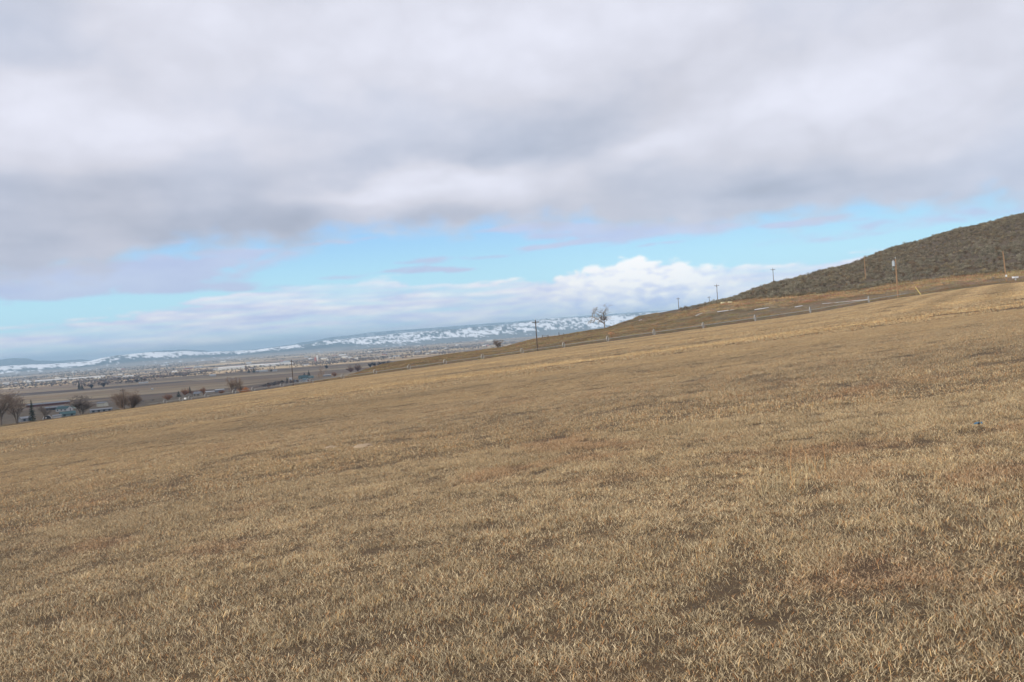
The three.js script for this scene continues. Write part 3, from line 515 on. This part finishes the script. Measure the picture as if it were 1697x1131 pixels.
for (const [az, s, label] of [[13.5, 1.0, 'pale yellow bale below the sagebrush, left of the pair'], [13.92, 0.85, 'pale yellow bale below the sagebrush, right of the pair']]) {
  const g = thing('straw_bale', label, 'bale', at(az, 275), 0.35); const b = new THREE.ExtrudeGeometry(new THREE.Shape([[-0.65, 0], [0.65, 0], [0.68, 0.3], [0.6, 0.5], [-0.58, 0.52], [-0.68, 0.25]].map((p) => new THREE.Vector2(...p))), { depth: 0.6, bevelEnabled: true, bevelSize: 0.05, bevelThickness: 0.05, bevelSegments: 2 }).translate(0, 0, -0.3).scale(s, s, s);
  part(g, 'straw', b, mat(0.66, 0.6, 0.4, 0.95)); for (const x of [-0.3, 0.3]) part(g, 'twine', box(0.03, 0.6 * s, 0.75 * s, x * s, 0.27 * s, 0), mat(0.4, 0.35, 0.25));
}
{ // scrap of blue litter and two little soil heaps in the field
  const rnd = mulberry(8), g = new THREE.PlaneGeometry(0.08, 0.055, 6, 5).rotateX(-Math.PI / 2), p = g.attributes.position; for (let i = 0; i < p.count; i++) p.setY(i, 0.05 + rnd() * 0.035); g.computeVertexNormals();
  solo('litter', 'small crumpled blue scrap of litter lying in the grass on the right', 'litter', g, mat(0.04, 0.14, 0.24, 0.5, { side: THREE.DoubleSide }), at(27.36, 11.3), 0.4);
  for (const [k, az, r, s, label] of [[0, -9.94, 19.1, 1, 'small pale heap of soil in the left middle of the field, the larger one'], [1, -11.96, 20.2, 0.72, 'smaller pale heap of soil left of the larger heap']]) {
    const m = new THREE.SphereGeometry(0.17, 18, 12), q = m.attributes.position; for (let i = 0; i < q.count; i++) { const f = 1 + 0.5 * fbm3(q.getX(i) * 14 + k, q.getY(i) * 14, q.getZ(i) * 14, 3); q.setXYZ(i, q.getX(i) * f * 1.25, q.getY(i) * f * 0.36, q.getZ(i) * f); } m.computeVertexNormals();
    solo('soil_heap', label, 'soil heap', m, mat(0.36, 0.27, 0.18, 1, { bumpMap: earthTex, bumpScale: 0.02 }), at(az, r, 0.01)).scale.setScalar(s);
  }
}

// ---------------------------------------------------------------- trees
function bareTree(seed, h, o = {}) {
  const rnd = mulberry(seed), wood = [], twig = [], trunks = o.trunks ?? 1, spread = o.spread ?? 0.7, maxD = o.depth ?? 5;
  const grow = (p, d, len, rad, depth) => {
    const bend = v3((rnd() - 0.5) * 0.35, (o.lift ?? 0.1) * rnd(), (rnd() - 0.5) * 0.35), mid = p.clone().addScaledVector(d, len * 0.5), e = mid.clone().addScaledVector(d.clone().add(bend).normalize(), len * 0.5);
    const list = depth < 3 ? wood : twig, n = depth < 2 ? 7 : depth < 3 ? 5 : 3, r1 = Math.max(rad * 0.62, o.fine ?? 0.014);
    list.push(stick(p, mid, rad, (rad + r1) / 2, n), stick(mid, e, (rad + r1) / 2, r1, n));
    if (depth >= maxD) return;
    const kids = depth === 0 ? o.limbs ?? 5 : depth < 3 ? 4 : o.twigs ?? 4;
    for (let k = 0; k < kids; k++) {
      const f = depth === 0 ? lerp(o.from ?? 0.3, 1, k / (kids - 1 || 1)) : 0.35 + 0.65 * rnd(), q = p.clone().lerp(mid, Math.min(1, f * 2)).lerp(e, clamp(f * 2 - 1, 0, 1));
      const a = rnd() * 6.283 + k * 2.4, ax = v3(Math.cos(a), 0, Math.sin(a)), out = d.clone().multiplyScalar(1 - spread * 0.55).addScaledVector(ax, spread * (0.55 + 0.6 * rnd())).add(v3(0, (o.droop ?? 0) * (depth + 0.5) * 0.25 + 0.12, 0)).normalize();
      grow(q, out, len * (0.52 + 0.24 * rnd()) * (depth === 0 ? (o.limb ?? 1) * (0.65 + 0.7 * rnd()) : 1), Math.max(r1 * (0.62 + 0.2 * rnd()), o.fine ?? 0.014), depth + 1);
    }
  };
  for (let k = 0; k < trunks; k++) { const a = rnd() * 6.283, s = trunks > 1 ? h * 0.035 : 0; grow(v3(Math.cos(a) * s, -0.3, Math.sin(a) * s), v3((rnd() - 0.5) * (trunks > 1 ? o.flare ?? 0.5 : 0.14), 1, (rnd() - 0.5) * (trunks > 1 ? o.flare ?? 0.5 : 0.14)).normalize(), h * (o.stem ?? 0.5) * (0.85 + 0.3 * rnd()), (o.rad ?? h * 0.022) * (trunks > 1 ? 0.75 : 1), 0); }
  return { wood: mergeGeometries(wood), twig: mergeGeometries(twig) };
}
function fitHeight(g, h) { g.wood.computeBoundingBox(); g.twig.computeBoundingBox(); const s = h / Math.max(g.wood.boundingBox.max.y, g.twig.boundingBox.max.y); g.wood.scale(s, s, s); g.twig.scale(s, s, s); return g; }
function plantTree(name, label, category, az, r, g, mw, mt, group) { const t = thing(name, label, category, at(az, r), 0, group); part(t, 'trunk', g.wood, mw); part(t, 'crown', g.twig, mt); return t; }
const bark = mat(0.15, 0.12, 0.095, 0.95), twigBrown = mat(0.29, 0.215, 0.165, 0.95), twigGrey = mat(0.25, 0.2, 0.17, 0.95), twigPale = mat(0.3, 0.255, 0.21, 0.95), twigOrange = mat(0.46, 0.2, 0.075, 0.9), twigRust = mat(0.3, 0.14, 0.07, 0.9);
{ // the lone tree on the crest, with a dark tangle halfway up and one limb reaching left
  const g = fitHeight(bareTree(21, 9.3, { stem: 0.85, limbs: 10, from: 0.28, limb: 0.55, spread: 0.85, droop: -0.1, depth: 4, twigs: 3, rad: 0.2, fine: 0.013 }), 9.7);
  const t = plantTree('bare_tree', 'lone leafless tree standing on the pasture crest against the sky', 'tree', 6.0, 334, g, mat(0.2, 0.165, 0.135), twigPale);
  t.scale.set(1.2, 1, 1.2);
  const side = fitHeight(bareTree(22, 5.5, { stem: 0.7, limbs: 6, from: 0.2, limb: 0.7, spread: 0.8, droop: -0.5, depth: 4, twigs: 4, rad: 0.13, fine: 0.013 }), 6.0);
  const limb = part(t, 'limb', mergeGeometries([side.wood, side.twig]), twigPale); limb.position.set(-0.1, 2.2, 0); limb.rotation.z = 0.85;
  const rnd = mulberry(9), tang = []; for (let k = 0; k < 230; k++) { const c = v3((rnd() - 0.6) * 2.0, 4.0 + (rnd() - 0.5) * 1.3, (rnd() - 0.5) * 1.4), d = v3(rnd() - 0.5, rnd() - 0.5, rnd() - 0.5).multiplyScalar(0.9); tang.push(stick(c, c.clone().add(d), 0.03, 0.02, 3)); }
  part(t, 'tangle', mergeGeometries(tang), mat(0.1, 0.06, 0.035, 0.95));
}
plantTree('bare_tree', 'small round leafless tree half hidden behind the pasture crest', 'tree', -0.95, 374, fitHeight(bareTree(31, 4, { trunks: 3, stem: 0.4, limbs: 5, from: 0.3, spread: 0.9, depth: 4, twigs: 4, fine: 0.016 }), 3.9), bark, twigGrey);
plantTree('bare_tree', 'very large leafless tree cut by the left picture edge', 'tree', -30.2, 455, fitHeight(bareTree(41, 18, { trunks: 2, stem: 0.42, limbs: 7, from: 0.3, spread: 0.7, depth: 5, twigs: 4, fine: 0.017 }), 19), bark, twigBrown);
plantTree('bare_tree', 'large leafless tree right beside the one cut by the picture edge', 'tree', -29.35, 470, fitHeight(bareTree(42, 15, { trunks: 2, stem: 0.42, limbs: 7, from: 0.3, spread: 0.75, depth: 5, twigs: 4, fine: 0.017 }), 15.5), bark, twigBrown);
plantTree('bare_tree', 'leafless tree right beside the conifer at the left', 'tree', -28.0, 490, fitHeight(bareTree(43, 8.5, { trunks: 2, stem: 0.45, limbs: 6, spread: 0.7, depth: 4, twigs: 5, fine: 0.02 }), 8.8), bark, twigGrey);
plantTree('bare_tree', 'round leafless tree with dark forked trunks between the farm roofs', 'tree', -26.05, 492, fitHeight(bareTree(44, 11, { trunks: 4, stem: 0.36, limbs: 6, from: 0.35, spread: 0.85, depth: 5, twigs: 3, fine: 0.02 }), 10.5), bark, twigGrey);
plantTree('bare_tree', 'dense bushy leafless tree with a pole rising out of it', 'tree', -23.95, 348, fitHeight(bareTree(45, 8.5, { trunks: 9, flare: 1.1, stem: 0.42, limbs: 6, from: 0.12, spread: 0.6, depth: 4, twigs: 5, fine: 0.014 }), 8.4), twigBrown, twigBrown);
plantTree('bare_tree', 'lower bushy leafless tree grown into the right of the dense one', 'tree', -23.35, 352, fitHeight(bareTree(46, 7, { trunks: 9, flare: 1.2, stem: 0.42, limbs: 6, from: 0.12, spread: 0.65, depth: 4, twigs: 5, fine: 0.014 }), 7.2), twigBrown, twigBrown);
plantTree('bare_tree', 'tall leafless tree behind the wheel line, left of a close pair', 'tree', -17.6, 330, fitHeight(bareTree(47, 6.8, { trunks: 3, stem: 0.5, limbs: 6, from: 0.3, spread: 0.5, depth: 4, twigs: 5, fine: 0.015 }), 7.2), bark, twigBrown);
plantTree('bare_tree', 'tall leafless tree behind the wheel line, right of a close pair', 'tree', -17.2, 333, fitHeight(bareTree(48, 6.2, { trunks: 2, stem: 0.5, limbs: 6, from: 0.3, spread: 0.5, depth: 4, twigs: 5, fine: 0.015 }), 6.6), bark, twigBrown);
plantTree('bare_tree', 'thin faint leafless tree right of the teal roofed farm', 'tree', -12.3, 420, fitHeight(bareTree(49, 9, { stem: 0.7, limbs: 8, spread: 0.45, depth: 3, twigs: 3, fine: 0.02, rad: 0.09 }), 11), twigBrown, twigBrown);
for (const [k, az, r, h, c, label] of [[0, -16.95, 345, 3.4, 0, 'orange willow shrub right of the tall pair of leafless trees'], [1, -21.35, 935, 7, 0, 'orange willow left of the dark conifers in the valley'], [2, -20.4, 1105, 9, 0, 'orange willow between the two dark conifers'], [3, -19.85, 1035, 7, 1, 'rust coloured willow beside the small grey house'], [4, -19.35, 1058, 9, 0, 'orange willow right of the small grey house'], [5, -18.3, 1000, 5, 0, 'low orange shrub right of the white roofed sheds'], [6, -10.4, 1850, 16, 1, 'rust coloured willow, left one of the large pair in mid valley'], [7, -9.95, 1890, 18, 1, 'rust coloured willow, right one of the large pair in mid valley'], [8, -9.4, 1800, 9, 0, 'low orange willow in front of the dark far copse'], [9, -8.8, 1950, 10, 0, 'orange willow under the dark far copse'], [10, -7.25, 2200, 11, 0, 'bright orange willow at the right end of the dark copse'], [11, -13.0, 1260, 5, 1, 'rusty shrub right of the white gabled shed'], [12, -11.4, 1650, 9, 0, 'orange willow right of the long pale roof'], [13, -15.5, 1120, 4.5, 1, 'dark red shrub behind the wheel line'], [14, -7.75, 2240, 10, 1, 'brown willow left of the bright orange one']])
  plantTree('willow', label, 'willow', az, r, fitHeight(bareTree(60 + k, h, { trunks: 12, flare: 2.4, stem: 0.45, limbs: 6, from: 0.08, spread: 0.7, depth: 3, twigs: 5, fine: 0.012 * h / 3 }), h), c ? twigRust : twigOrange, c ? twigRust : twigOrange);
function conifer(seed, h, w) { const rnd = mulberry(seed), P = []; for (let k = 0; k < 420; k++) { const t = Math.pow(rnd(), 0.8), y = h * (0.06 + 0.93 * t), a = rnd() * 6.283, q = w * (1 - t) * (0.55 + 0.5 * rnd()) + 0.12, s = 0.05 * h * (1 - t * 0.7); const e = v3(Math.cos(a) * q, y - q * 0.3, Math.sin(a) * q), b = v3(Math.cos(a) * q * 0.25, y, Math.sin(a) * q * 0.25), side = v3(-Math.sin(a), 0.2 * (rnd() - 0.5), Math.cos(a)).multiplyScalar(s); P.push(...b.toArray(), ...e.clone().add(side).toArray(), ...e.clone().sub(side).toArray()); }
  const g = new THREE.BufferGeometry(); g.setAttribute('position', new THREE.Float32BufferAttribute(P, 3)); g.computeVertexNormals(); return { wood: cyl(h * 0.025, h * 0.005, h * 0.97, 7, 0, -0.2, 0), twig: g }; }
const needle = new THREE.MeshStandardMaterial({ color: rgb(0.045, 0.055, 0.035), roughness: 0.95, side: THREE.DoubleSide });
for (const [k, az, r, h, w, label] of [[0, -28.6, 478, 11, 2.3, 'dark green conifer standing at the field edge on the left'], [1, -20.75, 1030, 7, 4, 'wide dark conifer between orange willows'], [2, -20.1, 1180, 9, 3.2, 'dark conifer right of the middle orange willow'], [3, -13.0, 1740, 14, 5, 'dark conifer behind the teal roofed farm, right one'], [4, -13.28, 1745, 10, 4.5, 'dark conifer behind the teal roofed farm, left one'], [5, -26.1, 2700, 26, 6, 'tall dark conifer at the left of the far farmstead'], [6, -25.95, 2680, 17, 7, 'shorter dark conifer at the far farmstead'], [7, -16.6, 3120, 15, 8, 'dark conifer beside the lone far white farm, left one'], [8, -16.3, 3110, 19, 8, 'dark conifer beside the lone far white farm, right one'], [9, -15.25, 3070, 11, 9, 'low dark conifer between the far white farm sheds'], [10, -14.35, 1560, 6, 2.5, 'small dark conifer left of the pole before the teal roofed farm']])
  plantTree('conifer', label, 'conifer', az, r, conifer(80 + k, h, w), bark, needle);
const copseMat = mat(0.05, 0.045, 0.05, 0.95);
for (const [k, az, r, h, label] of [[0, -25.45, 2745, 15, 'dark bare tree clump left in the far farmstead'], [1, -24.8, 2765, 16, 'dark bare tree clump right in the far farmstead'], [2, -11.88, 2870, 13, 'single dark tree on the brown far fields'], [3, -8.9, 2360, 16, 'dark tree of the far copse, left end'], [4, -8.6, 2380, 17, 'dark tree of the far copse, second from the left'], [5, -8.3, 2370, 17, 'dark tree of the far copse, third from the left'], [6, -8.0, 2380, 16, 'dark tree of the far copse, right end'], [7, -9.15, 2350, 12, 'low dark tree left of the far copse']])
  plantTree('bare_tree', label, 'tree', az, r, fitHeight(bareTree(90 + k, h, { trunks: 5, stem: 0.4, limbs: 6, from: 0.1, spread: 0.85, depth: 3, twigs: 7, fine: 0.11 }), h), copseMat, copseMat);

// ---------------------------------------------------------------- farm buildings
function gableHouse(L, Wd, eave, rise) { // long axis along x
  const s = new THREE.Shape([[-Wd / 2, 0], [Wd / 2, 0], [Wd / 2, eave], [0, eave + rise], [-Wd / 2, eave]].map((p) => new THREE.Vector2(...p)));
  const wall = new THREE.ExtrudeGeometry(s, { depth: L, bevelEnabled: false }).translate(0, 0, -L / 2).rotateY(Math.PI / 2);
  const t = 0.14, ov = 0.35, a = Math.atan2(rise, Wd / 2), sl = Math.hypot(rise, Wd / 2) + ov, roof = mergeGeometries([1, -1].map((k) => box(L + ov * 2, t, sl, 0, 0, 0).translate(0, t / 2 + 0.02, sl / 2).rotateX(a).translate(0, eave + rise, 0).rotateY(k > 0 ? 0 : Math.PI)));
  return { wall, roof };
}
const M = { white: mat(0.66, 0.66, 0.64, 0.8), cream: mat(0.72, 0.68, 0.55, 0.85), grey: mat(0.3, 0.31, 0.33, 0.8), red: mat(0.14, 0.05, 0.045, 0.9), teal: mat(0.06, 0.13, 0.135, 0.7), tealPale: mat(0.2, 0.28, 0.28, 0.7), blue: mat(0.27, 0.3, 0.33, 0.7), dark: mat(0.045, 0.045, 0.05, 0.9), brown: mat(0.2, 0.14, 0.1, 0.9), green: mat(0.5, 0.6, 0.5, 0.8), brick: mat(0.42, 0.16, 0.11, 0.9), pane: mat(0.06, 0.08, 0.1, 0.25), tan: mat(0.5, 0.42, 0.33, 0.9) };
function house(name, label, az, r, L, Wd, eave, rise, turn, wall, roof, o = {}) {
  const p = at(az, r, -0.35), g = thing(name, label, o.category ?? 'building', p, turn - az * RAD), q = gableHouse(L, Wd, eave + 0.35, rise);
  const w = part(g, 'wall', q.wall, M[wall]); part(g, 'roof', q.roof, M[roof]);
  if (o.win) { for (let k = 0; k < o.win; k++) { const x = (k + 0.5) / o.win * L - L / 2; part(g, 'window', box(Math.min(1.3, L / o.win * 0.5), 1.1, 0.08, x, eave * 0.55 + 0.35, Wd / 2 + 0.03), M.pane); } }
  if (o.door) part(g, 'door', box(1.0, 2.0, 0.08, L * 0.5 + 0.03, 1.35, 0).rotateY(0), M.dark).geometry.rotateY(0);
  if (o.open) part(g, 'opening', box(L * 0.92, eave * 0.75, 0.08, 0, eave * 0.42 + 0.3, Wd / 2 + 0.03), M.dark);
  return g;
}
house('barn', 'long dark red barn with a pale grey roof on the valley edge', -27.75, 1190, 46, 9, 2.6, 1.3, 0.05, 'red', 'grey', { category: 'barn', open: false });
house('shed', 'low open fronted shed with a grey roof in front of the long barn', -27.45, 962, 16, 7, 2.4, 1.0, 0.1, 'brown', 'blue', { category: 'shed', open: true });
house('farm_house', 'white gabled house with a teal roof near the long barn', -26.95, 868, 12, 7, 2.2, 2.0, -0.75, 'white', 'teal', { category: 'house', win: 3, door: true });
house('shed', 'little pale green shed right of the white gabled house', -26.4, 948, 5, 4, 2.4, 1.2, -0.3, 'green', 'tealPale', { category: 'shed' });
house('shed', 'cream shed with a grey roof left of the dense bushy tree', -24.95, 905, 8, 5.5, 3.2, 1.0, -0.6, 'cream', 'grey', { category: 'shed' });
house('trailer_home', 'long low pale blue trailer home behind the field edge', -25.05, 600, 12, 4, 1.7, 0.5, 0.12, 'blue', 'grey', { category: 'house', win: 4 });
house('farm_house', 'low building of which mostly the teal roof shows behind the field edge', -26.8, 600, 8, 5, 1.7, 1.3, 0.1, 'tealPale', 'teal', { category: 'house', win: 2 });
house('farm_house', 'small grey house beside the dark conifer at the left', -28.95, 615, 6, 5, 2.0, 0.9, 0.4, 'grey', 'grey', { category: 'house', win: 2 });
{ // arched shed
  const p = at(-27.85, 560, -0.3), g = thing('arched_shed', 'dark arched shed with a white rim behind the field edge', 'shed', p, 0.47);
  const arc = (r) => new THREE.Shape().absarc(0, 0, r, 0, Math.PI, false);
  part(g, 'shell', new THREE.ExtrudeGeometry(arc(2.1), { depth: 4, bevelEnabled: false, curveSegments: 14 }).translate(0, 0.6, -4), M.dark);
  part(g, 'rim', new THREE.TorusGeometry(2.12, 0.16, 6, 18, Math.PI).translate(0, 0.6, 0.05), M.white);
  part(g, 'window', box(0.7, 0.7, 0.06, -0.7, 1.4, 0.06), M.white);
}
house('shed', 'low white shed right of the dark arched shed', -27.35, 565, 4.2, 2.5, 1.5, 0.4, 0.1, 'white', 'grey', { category: 'shed' });
house('farm_house', 'small grey house among orange willows in the valley', -19.65, 985, 8, 6, 2.8, 2.0, -0.6, 'tan', 'grey', { category: 'house', win: 2 });
house('shed', 'long low white roofed shed behind the wheel line', -18.95, 1048, 9, 5, 2.2, 0.7, 0.1, 'tan', 'white', { category: 'shed' });
house('shed', 'white roofed shed left of the tall pair of leafless trees', -18.4, 1110, 10, 5, 2.6, 0.8, 0.2, 'grey', 'white', { category: 'shed' });
house('farm_house', 'white gabled building lowest in the teal roofed farm', -13.2, 1285, 8, 7, 3.2, 2.2, -0.9, 'white', 'tealPale', { category: 'house', win: 2 });
house('farm_house', 'teal roofed farm house in front of two dark conifers', -13.35, 1560, 15, 9, 3.2, 3.0, 0.3, 'tealPale', 'teal', { category: 'house', win: 3 });
house('shed', 'pale teal shed right behind the teal roofed house', -12.9, 1600, 9, 6, 3.0, 1.4, 0.4, 'tealPale', 'tealPale', { category: 'shed' });
house('shed', 'white shed touching the pole before the teal roofed farm', -14.1, 1540, 6, 5, 2.6, 1.4, 0.3, 'white', 'white', { category: 'shed' });
house('shed', 'white shed at the foot of the pole before the teal roofed farm', -13.9, 1330, 5, 4, 2.2, 1.2, -0.4, 'white', 'grey', { category: 'shed' });
house('shed', 'cream shed left beside the white gabled farm building', -13.5, 1290, 5, 4, 2.2, 1.2, -0.5, 'cream', 'grey', { category: 'shed' });
house('shed', 'long low pale shed left of the paired rust willows', -11.9, 1690, 14, 5, 2.5, 0.8, 0.05, 'grey', 'white', { category: 'shed' });
house('shed', 'tiny white shed alone on the brown fields', -22.2, 1656, 3.2, 3, 2.4, 0.8, 0.2, 'white', 'white', { category: 'shed' });
house('shed', 'long white shed on the brown fields right of the far farmstead', -22.65, 2825, 26, 9, 3.5, 1.2, 0.02, 'white', 'white', { category: 'shed' });
house('shed', 'white shed below the dark far copse', -8.0, 2305, 12, 8, 4, 2, 0.3, 'white', 'blue', { category: 'shed' });
house('farm_house', 'long white building of the lone far farm', -15.72, 3080, 28, 10, 4.5, 2, 0.05, 'white', 'white', { category: 'house' });
house('shed', 'small white building right in the lone far farm', -15.05, 3040, 14, 8, 4, 2, 0.2, 'white', 'grey', { category: 'shed' });
house('shed', 'small grey white building next to the far dark conifers', -16.05, 3100, 12, 8, 4, 2, 0.1, 'grey', 'white', { category: 'shed' });
house('shed', 'white shed on the fields left of the lone far farm', -18.73, 3050, 20, 8, 4, 2, 0.1, 'white', 'white', { category: 'shed' });
house('warehouse', 'largest long white warehouse in the valley', -17.6, 4330, 118, 34, 11, 3, 0.0, 'white', 'white', { category: 'warehouse' });
house('warehouse', 'lower white wing left of the largest warehouse', -18.5, 4360, 40, 30, 7, 3, 0.0, 'white', 'grey', { category: 'warehouse' });
house('warehouse', 'white warehouse left of the pole before the teal farm', -15.3, 4480, 90, 30, 9, 3, 0.0, 'white', 'white', { category: 'warehouse' });
house('warehouse', 'pale warehouse seen just left of that pole top', -14.3, 4500, 60, 30, 13, 3, 0.0, 'white', 'blue', { category: 'warehouse' });
house('warehouse', 'low white warehouse in a row behind the largest one', -16.2, 4700, 80, 26, 8, 3, 0.0, 'cream', 'white', { category: 'warehouse' });
house('greenhouse', 'long white greenhouse roof, left half of the bright strip', -27.5, 5290, 150, 30, 5, 3, 0.05, 'white', 'white', { category: 'greenhouse' });
house('greenhouse', 'long white greenhouse roof, right half of the bright strip', -25.65, 5160, 170, 30, 5, 3, 0.02, 'white', 'white', { category: 'greenhouse' });
house('warehouse', 'white warehouse right of the bright greenhouse strip', -23.45, 4380, 46, 20, 7, 2, 0.02, 'white', 'white', { category: 'warehouse' });
house('warehouse', 'white block farthest left in the valley', -29.75, 5230, 30, 20, 8, 2, 0.02, 'white', 'white', { category: 'warehouse' });
house('warehouse', 'white block second from the left in the valley', -29.3, 5170, 18, 16, 7, 2, 0.02, 'white', 'blue', { category: 'warehouse' });
house('warehouse', 'white block third from the left, before the greenhouse strip', -28.62, 5020, 20, 18, 10, 2, 0.02, 'white', 'white', { category: 'warehouse' });
{ // grain elevator with a red block
  const g = thing('grain_elevator', 'white grain elevator tower with a red block beside it', 'elevator', at(-12.41, 4868, -1), 0.2);
  part(g, 'tower', mergeGeometries([box(8, 31, 8, 0, 15.5, 0), box(6, 3, 6, 0, 32.4, 0)]), M.white); part(g, 'annex', mergeGeometries([box(11, 20, 9, -10, 10, 1), box(8, 3, 6, -10, 21.4, 1)]), M.brick);
  const w = thing('water_tower', 'white water tower on legs standing far out in the valley', 'water tower', at(-25.09, 6990, -1));
  part(w, 'tank', new THREE.SphereGeometry(6, 16, 10).scale(1, 0.8, 1).translate(0, 33, 0), M.white); for (const [x, z] of [[-4, -4], [4, -4], [4, 4], [-4, 4]]) part(w, 'leg', stick(v3(x * 1.3, 0, z * 1.3), v3(x, 31, z), 0.6, 0.5, 6), M.white);
}
// the many roofs of the far town
{
  const WORD = { white: 'white', grey: 'grey', cream: 'cream', tan: 'tan', brick: 'red', blue: 'bluish' };
  const rnd = mulberry(404), kinds = [['white', 'white'], ['white', 'grey'], ['cream', 'white'], ['tan', 'grey'], ['brick', 'grey'], ['white', 'blue']];
  const geos = kinds.map((k, i) => gableHouse(10 + i * 2, 8 + i, 4 + i * 0.4, 2));
  let n = 0;
  while (n < 90) {
    const az = -30.5 + 38 * rnd(), r = 3500 * Math.pow(2.9, Math.pow(rnd(), 0.8)), X = r * Math.sin(az * RAD), D = r * Math.cos(az * RAD);
    if (fbm2(X / 900 + 3, D / 1400, 3) + 0.12 * rnd() < 0.03) continue;
    const k = Math.floor(rnd() * kinds.length), s = (0.55 + rnd() * 0.6) * (1 + (r - 3300) / 8000), g = geos[k], m = thing('town_building', `tiny ${WORD[kinds[k][0]]} walled building with ${WORD[kinds[k][1]]} roof in the far valley town`, 'building', at(az, r, -0.4), (rnd() - 0.5) * 0.8 - az * RAD, `far town buildings, ${WORD[kinds[k][0]]} walls and ${WORD[kinds[k][1]]} roofs`);
    part(m, 'wall', g.wall, M[kinds[k][0]]); part(m, 'roof', g.roof, M[kinds[k][1]]); m.scale.set(s * (1 + rnd() * 1.2), s, s); n++;
  }
}
// far trees of the valley: hedgerows, windbreaks and the town's gardens read as one mass
{
  const rnd = mulberry(505), list = [];
  for (let k = 0; k < 30000 && list.length < 6000; k++) {
    const az = -31.5 + 46 * rnd(), r = 3150 * Math.pow(3.7, rnd()), X = r * Math.sin(az * RAD), D = r * Math.cos(az * RAD);
    const d = fbm2(X / 800 + 3, D / 1300, 3) * 1.5 + fbm2(X / 240, D / 420 + 8, 3) + (az < -20 ? 0.1 : 0); if (d < 0.06 + 0.25 * rnd()) continue; list.push([X, D, (5 + rnd() * 6) * (1 + (r - 3000) / 16000), 0.75]);
  }
  for (const [a0, r0, a1, r1, n] of [[-30, 4300, -21, 3500, 150], [-24, 3650, -19, 3400, 80], [-30.5, 4900, -23.5, 4700, 150], [-21, 3900, -18.6, 4100, 60], [-26, 3050, -22, 3120, 30], [-16, 1180, -13.6, 1330, 40], [-15.5, 1260, -14.2, 1400, 25]])
    for (let k = 0; k < n; k++) { const t = rnd(), az = lerp(a0, a1, t) + (rnd() - 0.5) * 0.2, r = lerp(r0, r1, t) * (1 + (rnd() - 0.5) * 0.03); list.push([r * Math.sin(az * RAD), r * Math.cos(az * RAD), r < 1500 ? 3 + rnd() * 2 : 8 + rnd() * 6, 0.8]); }
  const crown = [0, 1, 2].map((k) => bushGeo(900 + k, 60, 0.6, 0.9, 0.16));
  sow('valley_trees', 'dark bare trees and hedgerows scattered over the far valley', 'trees', crown, list, leafMat, (X, D, r2) => { const j = 0.7 + r2() * 0.6, q = r2(); const t = q < 0.2 ? [0.18, 0.115, 0.09] : q < 0.3 ? [0.06, 0.07, 0.06] : [0.14, 0.118, 0.11]; return t.map((x) => x * j); }, null);
}

renderer.render(scene, camera);
